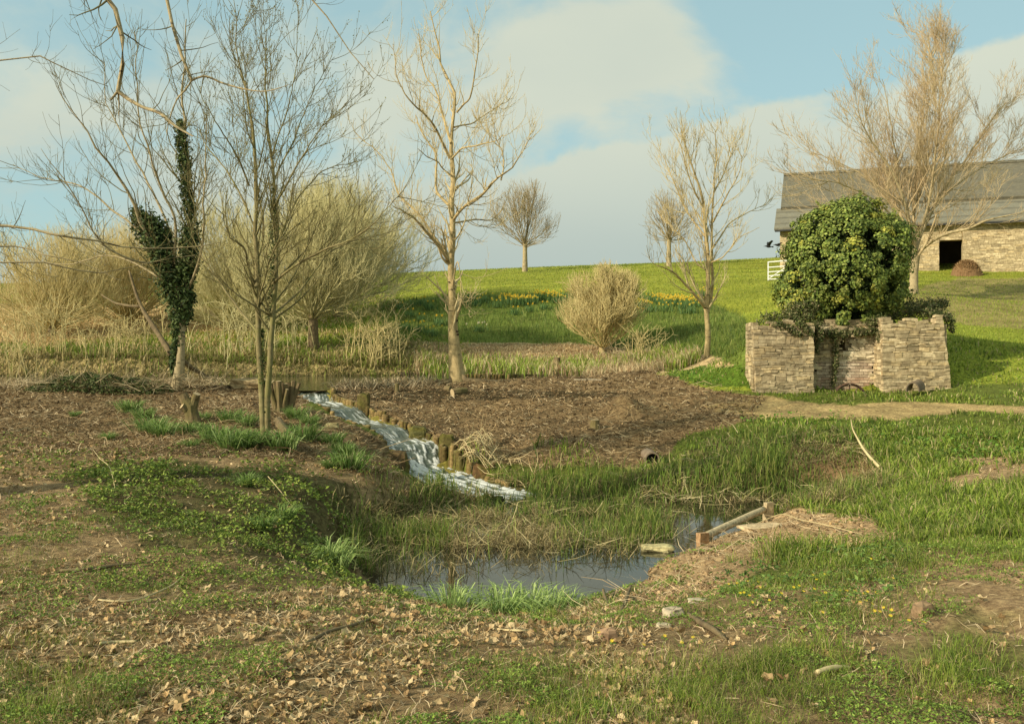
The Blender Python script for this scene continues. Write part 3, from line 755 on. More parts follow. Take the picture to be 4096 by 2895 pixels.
prism(m, [bp(0, 0, zg), bp(ds0, 0, zg), bp(ds0, .5, zg), bp(0, .5, zg), bp(0, 0, ze), bp(ds0, 0, ze), bp(ds0, .5, ze), bp(0, .5, ze)], sc_)
prism(m, [bp(ds1, 0, zg), bp(BL, 0, zg), bp(BL, .5, zg), bp(ds1, .5, zg), bp(ds1, 0, ze), bp(BL, 0, ze), bp(BL, .5, ze), bp(ds1, .5, ze)], sc_)
prism(m, [bp(ds0, 0.003, dz1), bp(ds1, 0.003, dz1), bp(ds1, .497, dz1), bp(ds0, .497, dz1), bp(ds0, 0.003, ze - .01), bp(ds1, 0.003, ze - .01), bp(ds1, .497, ze - .01), bp(ds0, .497, ze - .01)], (.30, .22, .11))
prism(m, [bp(0, .52, zg), bp(.5, .52, zg), bp(.5, 14, zg), bp(0, 14, zg), bp(0, .52, ze + .1), bp(.5, .52, ze + .1), bp(.5, 14, ze + 3), bp(0, 14, ze + 3)], sc_)
prism(m, [bp(.5, 13.5, zg), bp(BL, 13.5, zg), bp(BL, 14, zg), bp(.5, 14, zg), bp(.5, 13.5, ze + 2), bp(BL, 13.5, ze + 2), bp(BL, 14, ze + 2), bp(.5, 14, ze + 2)], sc_)
gx = .25                                                          # main gable stands a little right of the lean-to's end
m.add([bp(gx, 3.2, zg), bp(gx, 13.4, zg), bp(gx, 13.4, 10.8), bp(gx, 8.2, 13.75), bp(gx, 3.2, 10.75), bp(gx + .4, 3.2, zg), bp(gx + .4, 13.4, zg), bp(gx + .4, 13.4, 10.8), bp(gx + .4, 8.2, 13.75), bp(gx + .4, 3.2, 10.75)],
      [[0, 1, 6, 5], [1, 2, 7, 6], [2, 3, 8, 7], [3, 4, 9, 8], [4, 0, 5, 9], [0, 4, 2, 1], [5, 6, 7, 9]], [[2, 4, 3], [7, 8, 9]], C=(.56, .42, .22))
# courses of stone proud of the front wall
def course(s0, s1, z0, z1):
    z = z0
    while z < z1:
        hh = rng.uniform(.07, .13); s = s0
        while s < s1 - .05:
            ll = min(rng.uniform(.2, .55), s1 - s); c = bp(s + ll / 2, -.01, z + hh / 2)
            m.box(c, (ll - .01, .045, hh - .01), math.atan2(ax_[1], ax_[0]), C=np.array(STONE[rng.integers(5)]) * rng.uniform(1.0, 1.3), jit=.006); s += ll
        z += hh
course(0, ds0, 6.0, ze - .05); course(ds1, BL, 4.8, ze - .05); course(ds0 + .05, ds1 - .05, dz1 + .02, ze - .05)
part('wall', m.mesh('wall', barn.location), M['barnwall'], barn)
m = MB(); prism(m, [bp(-.35, -.45, ze - .12), bp(BL, -.45, ze - .12), bp(BL, 3.25, 10.68), bp(-.35, 3.25, 10.68), bp(-.35, -.45, ze + .06), bp(BL, -.45, ze + .06), bp(BL, 3.2, 10.86), bp(-.35, 3.2, 10.86)])
part('lean_to_roof', m.mesh('lean_to_roof', barn.location), M['slate2'], barn, 'paler flatter lean-to roof below the main slates')
m = MB(); prism(m, [bp(gx - .3, 2.9, 10.7), bp(BL, 2.9, 10.7), bp(BL, 8.2, 13.8), bp(gx - .3, 8.2, 13.8), bp(gx - .3, 2.8, 10.9), bp(BL, 2.8, 10.9), bp(BL, 8.2, 14.05), bp(gx - .3, 8.2, 14.05)])
prism(m, [bp(gx - .3, 8.205, 13.8), bp(BL, 8.205, 13.8), bp(BL, 13.7, 10.6), bp(gx - .3, 13.7, 10.6), bp(gx - .3, 8.205, 14.05), bp(BL, 8.205, 14.05), bp(BL, 13.8, 10.8), bp(gx - .3, 13.8, 10.8)])
roof = part('main_roof', m.mesh('main_roof', barn.location), M['slate'], barn)
m = MB()
for s in np.arange(gx - .3, BL, .5): m.box(bp(s + .25, 8.2, 14.1), (.48, .32, .16), math.atan2(ax_[1], ax_[0]), jit=.02)
part('ridge_tiles', m.mesh('ridge_tiles', barn.location), M['slate2'], roof)
m = MB(); m.tube([bp(-.3, -.5, ze - .14), bp(BL, -.5, ze - .14)], .07, 8)
part('gutter', m.mesh('gutter', barn.location), mat_noise('dark_gutter', (.03, .03, .03), (.05, .05, .045), 4, .6, 0), barn)
M['void'] = mat_noise('barn_floor', (.05, .035, .02), (.09, .06, .035), 3, .95, .3)
m = MB(); m.box(bp((ds0 + ds1) / 2, 3, 4.7), (8, 5, .5), math.atan2(ax_[1], ax_[0]));
prism(m, [bp(ds0 - 2, 5, zg), bp(ds1 + 2, 5, zg), bp(ds1 + 2, 5.2, zg), bp(ds0 - 2, 5.2, zg), bp(ds0 - 2, 5, ze - .2), bp(ds1 + 2, 5, ze - .2), bp(ds1 + 2, 5.2, ze - .2), bp(ds0 - 2, 5.2, ze - .2)])
part('interior', m.mesh('interior', barn.location), M['void'], barn)
# heap of straw in the doorway
hc = W(967, 274, 53.3); hb = float(H(hc[0], hc[1]))
N = 2600; a = rng.uniform(0, 2 * np.pi, N); rr = np.sqrt(rng.uniform(0, 1, N)); hx = hc[0] + .8 * rr * np.cos(a); hy = hc[1] + .7 * rr * np.sin(a); hz = H(hx, hy) + .85 * (1 - rr ** 2) ** .6
m = MB(); gx_, gy_ = np.meshgrid(np.linspace(-1.1, 1.1, 25), np.linspace(-.8, .8, 19)); r2 = (gx_ / .9) ** 2 + (gy_ / .75) ** 2
hz_ = H(hc[0] + gx_, hc[1] + gy_) - .05 + .85 * np.clip(1 - r2, 0, 1) ** .55 + (fbm(gx_ * 4, gy_ * 4, 5) - .5) * .25 * (r2 < 1)
i = np.arange(gx_.size).reshape(gx_.shape); m.add(np.stack([hc[0] + gx_, hc[1] + gy_, hz_], -1).reshape(-1, 3), np.stack([i[:-1, :-1], i[:-1, 1:], i[1:, 1:], i[1:, :-1]], -1).reshape(-1, 4), C=(.22, .13, .06))
V, q_, t_, c_ = blades(np.stack([hx, hy, hz], 1), rng.uniform(.05, .2, N), .03, rng.uniform(.5, 2, N), pal(N, [(.36, .22, .10), (.28, .17, .08), (.44, .29, .14)])); m.add(V, q_, t_, c_)
tag(part('straw_heap', m.mesh('straw_heap', (0, 0, 0)), M['dry']), 'brown heap of old straw in the dark barn doorway', 'heap')

# ------------------------------------------------------------------ field gate, birds
M['galv'] = mat_noise('galvanised_steel', (.62, .62, .58), (.78, .78, .72), 8, .45, 0)
g0 = W(768.3, 279.5, 50); g1 = W(796, 278, 49.2); g0[2] = H(g0[0], g0[1]) + .03; g1[2] = g0[2] + .05
gate = thing('field_gate', 'white metal five bar field gate beside the barn corner', 'gate', g0)
hgt = 1.07
for nme, k_ in (('upright', 0.), ('upright', 1.)):
    m = MB(); p = g0 * (1 - k_) + g1 * k_; m.tube([p, p + [0, 0, hgt]], .038, 8); part(nme, m.mesh(nme, gate.location), M['galv'], gate)
for z_b in (.06, .26, .48, .74, 1.04):
    m = MB(); m.tube([g0 + [0, 0, z_b], g1 + [0, 0, z_b]], .03 if z_b < 1 else .036, 8); part('bar', m.mesh('bar', gate.location), M['galv'], gate)
m = MB(); m.tube([g0 + [0, -.03, .08], g1 + [0, -.03, 1.02]], .025, 6); part('brace', m.mesh('brace', gate.location), M['galv'], gate)
M['feather'] = mat_noise('dark_feathers', (.012, .012, .014), (.03, .03, .03), 30, .6, 0)
for (u, v, up_, lab) in ((768, 246.2, 1, 'black rook flying with wings raised, farther left of the barn'), (777.3, 244.8, -1, 'black rook flying close beside the barn corner')):
    c = W(u, v, 56); m = MB()
    P = c + np.array([(-.22, 0, .02), (-.12, 0, .03), (0, 0, .0), (.12, 0, -.01), (.2, 0, -.01), (.34, 0, -.02)]); m.tube(P, [.012, .045, .075, .06, .03, .05], 8)
    m.tube([c + [-.2, 0, .02], c + [-.29, 0, .01]], [.018, .004], 6)
    for s in (-1, 1):
        zt = .34 if up_ > 0 else .10
        w0 = c + [-.07, .02 * s, .04]; w1 = c + [.12, .02 * s, .02]
        t1 = c + [-.02, .22 * s, zt * .7]; t2 = c + [.17, .24 * s, zt * .6]; e1 = c + [.10, .46 * s, zt]; e2 = c + [.22, .40 * s, zt * .85]
        V = np.array([w0, w1, t2, t1, e2, e1]); V2 = V + [0, 0, .012]
        m.add(np.concatenate([V, V2]), [[0, 1, 2, 3], [3, 2, 4, 5], [6, 9, 8, 7], [9, 11, 10, 8], [0, 3, 9, 6], [3, 5, 11, 9], [1, 7, 8, 2], [2, 8, 10, 4], [5, 4, 10, 11]])
    tag(part('rook', m.mesh('rook', (0, 0, 0), True), M['feather']), lab, 'bird', 'rooks flying past the barn')

# ------------------------------------------------------------------ trees
# poplar by the pond
YP = 25.5
b = base_on(457, 379, YP)
B5 = [
 ([(458,386,0),(457,377,0),(455,350,0),(453,323,0),(452.7,301,0),(450.5,274,0),(451,252,0),(452,232,0),(449.4,205,0),(450.5,180,0),(450.5,158,0),(452.7,130,0),(457,112,.1),(459,93,.2),(455,80,.2),(446,62,.3),(440,40,.5),(437,12,.6)], [9.5,7.0,5.4,4.5,3.6,3.3,3.1,3.0,2.6,2.4,2.2,1.7,1.5,1.3,1.1,.9,.7,.4]),
 ([(449,262,0),(445,255,-.2),(435,241,-.5),(421,227,-.9),(412,218,-1),(400,211,-1.2),(389,207,-1.3)], [3,2.8,2.4,2,1.6,1.2,.8]),
 ([(449,256,0),(440,244,.3),(431,231,.6),(421,217,.9),(400,196,1.3),(392,171,1.5),(378,154,1.7),(366,146,1.8),(354,138,2)], [2.4,2.2,1.9,1.6,1.4,1.1,.8,.6,.4]),
 ([(449,205,0),(441,197,.4),(436,188,.6),(436,156,.9),(428,144,1),(421,134,1.2),(413,118,1.5)], [2.2,2,1.8,1.5,1.2,1,.6]),
 ([(450,158,0),(442,141,-.3),(434,125,-.6),(423,113,-.9),(409,99,-1.2),(399,80,-1.4),(395,60,-1.5),(392,38,-1.5)], [2.1,1.8,1.6,1.3,1,.8,.6,.4]),
 ([(451,143,0),(445,121,.5),(440,98,.7),(434,86,.9),(427,80,1),(422,62,1.1),(418,36,1.2)], [2,1.8,1.5,1.2,1,.8,.5]),
 ([(452,221,0),(461,210,-.4),(470,203,-.7),(484,195,-1),(501,180,-1.4),(519,167,-1.8),(527,156,-1.9),(534,143,-2)], [2.6,2.2,2,1.8,1.5,1.1,.8,.5]),
 ([(501,180,-1.4),(504,163,-1.3),(502,148,-1.3),(497,136,-1.3),(494,118,-1.3)], [1.2,.9,.7,.6,.4]),
 ([(452,223,0),(465,221,.5),(477,219,.9),(490,220,1.2),(497,215,1.3),(503,209,1.4)], [1.8,1.4,1.2,1,.8,.5]),
 ([(452,158,0),(458,152,-.5),(463,148,-.8),(474,146,-1.2),(494,141,-1.8),(502,133,-2)], [1.6,1.3,1.1,.9,.7,.4]),
 ([(454,127,0),(462,125,.4),(473,122,.8),(484,113,1.1),(497,104,1.4),(508,95,1.7),(513,86,1.8)], [1.4,1.2,1,.8,.7,.5,.3]),
 ([(457,112,0),(464,104,-.3),(470,98,-.5),(474,80,-.7),(477,60,-.9),(478,36,-1)], [1.5,1.3,1.1,.9,.7,.4]),
 ([(451,175,0),(443,168,-.6),(437,160,-.9),(426,155,-1.2),(417,148,-1.5)], [1.4,1.1,.9,.7,.4]),
 ([(451,196,0),(459,186,.4),(466,177,.6),(473,168,.9),(470,160,1)], [1.4,1.1,.9,.7,.4]),
 ([(452,288,0),(457,262,-.3),(460,272,-.5),(461,290,-.5),(462,301,-.5),(470,309,-.6),(476,314,-.6)], [1.2,.9,.8,.7,.6,.4,.2]),
 ([(452,240,0),(443,232,.5),(436,226,.8),(429,232,.9)], [1.2,.9,.7,.3]),
]
B5 = [B5[0]] + [(p_, [x * .66 for x in r_]) for p_, r_ in B5[1:]]
poplar, _ = tree('poplar_tree', 'tall pale barked poplar standing alone on the bare earth by the pond', 'tree', b, px(B5, YP), [
    dict(count=3.4, tr=(.12, 1), ang=(35, 72), ln=(.7, 1.9), seg=8, up=.60, jit=.14, rr=.5, rmin=.009, taperl=.45, sides=4),
    dict(count=3.2, tr=(.12, .98), ang=(28, 65), ln=(.3, 1.0), seg=6, up=.6, jit=.12, rr=.6, rmin=.0065, taperl=.3, sides=3, src=0),
    dict(count=4.4, tr=(.12, .97), ang=(25, 60), ln=(.3, .95), seg=6, up=.5, jit=.12, rr=.6, rmin=.0065, taperl=.35, sides=3, src=1),
    dict(count=2.6, tr=(.15, .95), ang=(20, 50), ln=(.2, .6), seg=4, up=.5, jit=.11, rr=.6, rmin=.0052, taperl=.4, sides=3, src=3),
    ], M['bark_pale'], M['twig_pale'], n=22)
# roots and healed branch scars
m = MB()
for (a0, l_, r_) in ((-2.6, 1.5, .09), (-.5, 1.7, .11), (.4, .9, .08), (2.9, .8, .08)):
    P = [b + [.15 * math.cos(a0), .15 * math.sin(a0), .14]]
    for j in range(1, 7):
        q = b + np.array([l_ * j / 6 * math.cos(a0 + .1 * j), l_ * j / 6 * math.sin(a0 + .1 * j), 0]); q[2] = H(q[0], q[1]) + .03 - .01 * j; P.append(q)
    m.tube(P, np.linspace(r_, .02, 7), 8, jit=.004)
part('root', m.mesh('root', poplar.location, True), M['bark_brown'], poplar)
M['scar'] = mat_noise('bark_scar', (.035, .02, .012), (.10, .06, .035), 20, .95, .8)
for (u, v, s) in ((455.5, 320, .15), (452.5, 326.5, .17), (456.5, 331, .11), (457.3, 334, .10), (449, 281.5, .07), (452, 229, .10), (452, 234.6, .09), (451, 244.5, .08), (454, 275, .05), (455.5, 339, .05)):
    c = W(u, v, YP - (4.8 if v > 300 else 3.3) * YP / F * .8)
    th = np.linspace(0, 2 * np.pi, 11)[:-1]
    V = [c + [0, -.02, 0]] + [c + [s * .55 * math.cos(t), .02 + .03 * abs(math.cos(t)), s * .32 * math.sin(t) * rng.uniform(.7, 1.2)] for t in th]
    m = MB(); m.add(V, None, [[0, 1 + j, 1 + (j + 1) % 10] for j in range(10)])
    part('branch_scar', m.mesh('branch_scar', poplar.location), M['scar'], poplar)

# ivy-clad tree on the left bank
YI = 22.0; b = base_on(179, 390, YI)
BI = [
 ([(176,396,0),(177.5,388,0),(179.5,360,0),(180,345,0),(181,318,0),(180,303,0),(178,292,0),(172,284,0),(169,279,0),(161,266,0),(154,250,0),(143,236,-.2),(130,212,-.4),(117,185,-.6),(104,164,-.8),(89,150,-1),(73,125,-1.1),(62,112,-1.2),(45,84,-1.3)], [12,8.6,6.0,5.2,4.8,4.6,4.3,3.6,3.2,2.9,2.7,2.4,2,1.7,1.4,1.1,.9,.7,.4]),
 ([(181,306,0),(184,296,0),(187,287,0),(191.7,268,.1),(193,247,.1),(190,225,.2),(187,190,.2),(183,158,.3),(179,121,.3),(176.5,93,.3),(178.5,63,.4),(178,25,.4)], [4,3.4,3.1,2.9,2.8,2.6,2.3,1.9,1.5,1.2,1,.6]),
 ([(188,290,0),(199,261,-.4),(204,225,-.6),(202,199,-.7),(207,147,-.8),(212,110,-.9)], [1.9,1.7,1.5,1.2,.9,.4]),
 ([(174,262,0),(175,221,-.3),(164,197,-.5),(155,178,-.7),(150,164,-.8),(145,143,-.9),(136,114,-1),(134,63,-1.1),(133,25,-1.1)], [2.2,2,1.7,1.5,1.3,1.1,.8,.6,.4]),
 ([(178,270,.2),(169,234,.4),(158,207,.6),(136,169,.8),(107,112,1.1),(101,62,1.2)], [2,1.8,1.5,1.2,.7,.4]),
 ([(140,232,-.2),(126,219,0),(114,211,.2),(94,193,.4),(74,182,.6),(50,176,.9),(20,165,1.2)], [1.7,1.5,1.3,1.0,.8,.6,.3]),
 ([(158,262,0),(140,262,-.5),(118,253,-.8),(104,245,-1),(92,230,-1.3),(74,200,-1.6),(62,180,-1.8),(40,150,-2)], [1.7,1.5,1.3,1.2,1,.8,.6,.3]),
 ([(172,284,0),(150,272,.4),(130,262,.6),(107,255,.8),(80,262,1.2),(40,258,1.6),(0,250,2)], [1.6,1.3,1.1,.9,.7,.5,.3]),
 ([(187,235,0),(190,220,.4),(196,205,.7),(200,188,1),(206,170,1.3)], [1.4,1.2,1,.7,.4]),
]
BI = [(p_, [x * .68 for x in r_]) for p_, r_ in BI]
ivyt, _ = tree('ivy_clad_tree', 'many limbed bare tree with dark ivy climbing its fork', 'tree', b, px(BI, YI), [
    dict(count=3.2, tr=(.22, 1), ang=(22, 55), ln=(.8, 2.6), seg=9, up=.42, jit=.10, rr=.5, rmin=.0085, taperl=.35, sides=4),
    dict(count=2.2, tr=(.12, .97), ang=(22, 55), ln=(.35, 1.1), seg=6, up=.35, jit=.12, rr=.6, rmin=.0062, taperl=.3, sides=3),
    dict(count=2.4, tr=(.12, .97), ang=(22, 55), ln=(.2, .6), seg=4, up=.3, jit=.12, rr=.6, rmin=.005, taperl=.4, sides=3),
    ], M['bark_grey'], M['twig_olive'], n=22)
def ivy_along(pts_uv, Y, rad, N, size=.10, cols=None):
    P = np.array([W(p[0], p[1], Y) for p in pts_uv]); rad = [x * .8 for x in rad] if Y > 20 and Y < 22.05 else rad; q, rr = resample(P, rad, 60)
    k = rng.integers(0, 60, N); off = rng.normal(size=(N, 3)); off = unit(off) * (rr[k] * np.where(rng.uniform(0, 1, N) < .15, rng.uniform(.9, 1.6, N), rng.uniform(.35, 1.0, N) ** .6))[:, None] * (.35 + 1.3 * fbm(k * .45, np.arctan2(off[:, 1], off[:, 0]) * 1.2 + 4, 5, 2))[:, None]
    pos = q[k] + off
    return leaves(pos, unit(off) + rng.normal(0, .5, (N, 3)) + [0, 0, .2], rng.uniform(.6, 1.2, N) * size, pal(N, cols or [(.045, .075, .018), (.075, .11, .028), (.03, .05, .014), (.13, .17, .05)]))
m = MB()
for pts, rad, N in (([(187,258),(190,225),(187,190),(184,158),(181,135),(180,122)], [.28,.30,.25,.24,.22,.1], 2700),
                    ([(190,300),(188,280),(192,258),(190,232)], [.18,.22,.30,.30], 1600),
                    ([(180,322),(176,305),(170,285),(163,262),(154,240),(140,222),(135,210)], [.22,.30,.36,.40,.46,.36,.1], 2900),
                    ([(163,250),(160,235),(150,225),(142,215)], [.3,.5,.4,.15], 1800), ([(168,262),(158,240),(146,222)], [.3,.4,.3], 1200),
                    ([(181,318),(178,330),(176,345),(173,360),(174,374)], [.25,.20,.15,.12,.06], 1100), ([(186,318),(187,306),(184,292)], [.2,.22,.2], 700),
                    ([(170,285),(178,275),(186,262)], [.3,.3,.25], 900)):
    V, q_, c_ = ivy_along(pts, YI, rad, N); m.add(V, None, q_, c_)
part('ivy', m.mesh('ivy', ivyt.location), M['leafy'], ivyt)
m = MB(); P = [W(*p) for p in ((172,355,22),(156,330,22.4),(141,306,22.8),(134,287,23),(129,270,23.2))]
q, rr = resample(P, np.array([3.2,2.8,2.2,1.5,1]) * YI / F, 14); m.tube(q, rr, 8, jit=.006)
P = [W(*p) for p in ((141,306,22.8),(127,305,23),(114,302,23.3),(101,294,23.6))]; q, rr = resample(P, np.array([1.7,1.4,1,.5]) * YI / F, 10); m.tube(q, rr, 7, jit=.005)
P = [W(*p) for p in ((172,355,22),(183,361,22.3),(194,369,22.8),(210,378,23.4))]; q, rr = resample(P, np.array([3.2,2.6,2.2,1.5]) * YI / F, 10); m.tube(q, rr, 8, jit=.006)
tag(part('dead_leaning_limb', m.mesh('dead_leaning_limb', (0, 0, 0), True), M['bark_brown']), 'dark dead limb leaning against the foot of the ivy clad tree', 'branch')

# twin-stemmed young tree
YT = 14.4; b = base_on(265, 438, YT)
BT = [
 ([(264,441,0),(264,432,0),(262,410,0),(261.5,385,0),(259.5,356,0),(258,318,0),(256,290,0),(254.5,268,0),(251,240,0),(249.5,215,0),(249.5,180,0),(246,142,.1),(239,104,.2),(233,82,.3),(228,50,.3),(224,15,.3)], [5.2,4.6,4.3,4.2,4,3.8,3.5,3.1,2.8,2.5,2.1,1.7,1.3,1,.7,.4]),
 ([(267,441,0),(267.5,428,0),(267,399,0),(269,367,0),(270,323,0),(271.8,290,0),(273,258,0),(273.4,225,0),(272,190,0),(271,158,-.1),(267,130,-.1),(264,95,-.2),(264.7,60,-.2),(266,20,-.2)], [4.8,4.4,4.2,3.9,3.6,3.2,2.9,2.6,2.2,1.8,1.4,1.1,.8,.4]),
 ([(257.5,332,0),(248,320,.2),(238.6,310,.3),(220,286,.5),(206,267,.7),(199,259,.8),(190,240,.9),(184,212,1)], [1.9,1.7,1.6,1.3,1.1,.9,.7,.4]),
 ([(269,315,0),(254,305,-.3),(240,296,-.5),(228,286,-.6),(215,272,-.8)], [1.4,1.2,1,.8,.4]),
 ([(256,287,0),(248,268,-.2),(244,250,-.4),(236,243,-.5),(227,238,-.6),(222,215,-.7),(224,190,-.8)], [2,1.7,1.5,1.2,1,.7,.4]),
 ([(250,216,0),(238,190,.3),(224,168,.5),(210,150,.7),(200,128,.9)], [1.6,1.3,1,.8,.4]),
 ([(249,185,0),(238,160,-.3),(226,140,-.5),(212,118,-.7),(197,95,-.8)], [1.4,1.2,1,.7,.4]),
 ([(273,314,0),(285,304,.3),(300,290,.6),(321,264,.9),(335,252,1.1),(361,242,1.4),(386,242,1.7)], [1.7,1.6,1.4,1.2,1,.7,.3]),
 ([(272,284,0),(285,272,-.3),(304,258,-.6),(323,247,-.9),(352,234,-1.2),(374,215,-1.5),(388,195,-1.7),(397,189,-1.8)], [2,1.8,1.5,1.3,1,.8,.5,.3]),
 ([(272,252,0),(284,228,.2),(293,205,.4),(305,185,.6),(322,168,.8),(343,160,1),(356,152,1.1)], [1.8,1.6,1.4,1.1,.9,.6,.3]),
 ([(272,210,0),(284,190,-.3),(294,172,-.4),(308,150,-.6),(322,130,-.8),(338,116,-1),(350,104,-1.1)], [1.6,1.3,1.1,.9,.7,.5,.3]),
 ([(272,185,0),(283,160,.3),(293,140,.5),(304,110,.7),(316,85,.9),(330,62,1)], [1.4,1.2,1,.7,.5,.3]),
 ([(254,268,0),(262,245,.4),(264,220,.5),(259,190,.7),(258,160,.8),(252,120,.9),(248,80,1)], [1.5,1.3,1.1,.9,.7,.5,.3]),
 ([(258,300,0),(264,280,-.4),(268,262,-.6),(276,240,-.8),(284,215,-1),(288,180,-1.1)], [1.2,1.1,1,.8,.6,.4]),
 ([(271,160,0),(278,135,-.3),(285,110,-.4),(290,80,-.5),(294,50,-.5)], [1.2,1,.8,.6,.4]),
]
BT = [(p_, [x * .70 for x in r_]) for p_, r_ in BT]
twin, acc = tree('twin_stemmed_tree', 'slender two stemmed young tree with budding twigs on the left bank', 'tree', b, px(BT, YT), [
    dict(count=6.0, tr=(.24, 1), ang=(22, 52), ln=(.5, 1.8), seg=8, up=.40, jit=.10, rr=.5, rmin=.0058, taperl=.3, sides=4),
    dict(count=4.6, tr=(.12, .97), ang=(22, 55), ln=(.25, .75), seg=5, up=.35, jit=.10, rr=.6, rmin=.0042, taperl=.3, sides=3),
    dict(count=5.0, tr=(.1, .98), ang=(22, 55), ln=(.12, .36), seg=4, up=.3, jit=.10, rr=.7, rmin=.0034, taperl=.3, sides=3),
    ], M['bark_olive'], M['twig_olive'], n=22)
# buds at twig tips
tp = np.concatenate([acc[2][0][:, -1], acc[1][0][:, -1], acc[1][0][:, -2], acc[2][0][:, -2]]); N = len(tp)
V, q_, c_ = leaves(tp + rng.normal(0, .008, tp.shape), rng.normal(size=(N, 3)), rng.uniform(.018, .04, N), pal(N, [(.26, .25, .08), (.20, .19, .07), (.32, .30, .11)]), .5)
m = MB(); m.add(V, None, q_, c_); part('buds', m.mesh('buds', twin.location), M['leafy'], twin)
m = MB()
for pts, rad, N in (([(262,385),(262,355),(262,330)], [.06,.07,.03], 500), ([(271,318),(272,290),(273,262),(274,240),(274,205),(273,190)], [.05,.07,.09,.10,.10,.04], 800), ([(266,437),(267,420),(266,400)], [.08,.06,.04], 300)):
    V, q_, c_ = ivy_along(pts, YT, rad, N, .045); m.add(V, None, q_, c_)
part('ivy', m.mesh('ivy', twin.location), M['leafy'], twin)

# young pale tree in front of the bank, right
YQ = 31.0; b = base_on(707, 358, YQ)
BQ = [
 ([(707,363,0),(707,352,0),(708.7,334,0),(707.6,318,0),(706.5,309,0),(708.5,290,0),(709,258,0),(706,241,0),(703.8,230,0),(701.6,198,0),(696,174,0),(693,150,0),(690,128,0)], [5,4.2,3.8,3.6,3.4,3,2.6,2.3,2,1.6,1.2,.8,.4]),
 ([(708,312,0),(712,290,.2),(712,258,.3),(712,225,.3),(713.5,191,.3),(716,165,.3),(717,150,.3),(715,126,.3)], [2.4,2.2,2,1.7,1.4,1.1,.8,.4]),
 ([(706.5,309,0),(697,297,-.3),(683,282,-.6),(672,272,-.9),(656,265,-1.2)], [2.6,2.2,1.7,1.2,.5]),
 ([(690,290,-.4),(686,275,-.3),(684,262,-.2),(676,248,-.1)], [1.4,1.1,.8,.4]),
 ([(705,236,0),(696,224,.4),(686,208,.8),(678,190,1),(672,170,1.2),(666,150,1.4)], [1.4,1.2,1,.8,.6,.3]),
 ([(702,205,0),(694,190,-.4),(686,168,-.7),(680,148,-.9),(676,136,-1)], [1.2,1,.8,.6,.3]),
 ([(711,250,0),(722,235,.4),(732,222,.8),(745,214,1.2),(763,206,1.5)], [1.5,1.2,1,.7,.3]),
 ([(713,222,0),(722,205,-.4),(732,188,-.8),(740,172,-1),(742,156,-1.2)], [1.3,1.1,.8,.6,.3]),
 ([(714,192,0),(722,176,.4),(728,158,.7),(732,140,.9)], [1.1,.9,.6,.3]),
 ([(707,270,0),(696,262,.5),(684,240,1),(668,222,1.4),(655,208,1.6)], [1.2,1,.8,.6,.3]),
 ([(711,262,0),(724,256,-.5),(738,240,-.9),(752,232,-1.2),(764,226,-1.4)], [1.1,.9,.7,.5,.3]),
]
BQ = [(p_, [x * .68 for x in r_]) for p_, r_ in BQ]
tree('pale_young_tree', 'pale smooth trunked young tree beside the grassy bank near the ruin', 'tree', b, px(BQ, YQ), [
    dict(count=3.8, tr=(.2, 1), ang=(25, 55), ln=(.7, 2.1), seg=7, up=.6, jit=.12, rr=.5, rmin=.011, taperl=.4, sides=4),
    dict(count=3.8, tr=(.12, .97), ang=(25, 55), ln=(.3, 1.0), seg=5, up=.55, jit=.13, rr=.6, rmin=.008, taperl=.3, sides=3),
    dict(count=3.4, tr=(.12, .98), ang=(25, 60), ln=(.2, .5), seg=4, up=.4, jit=.13, rr=.6, rmin=.006, taperl=.4, sides=3),
    ], M['bark_pale'], M['twig_pale'], n=20)

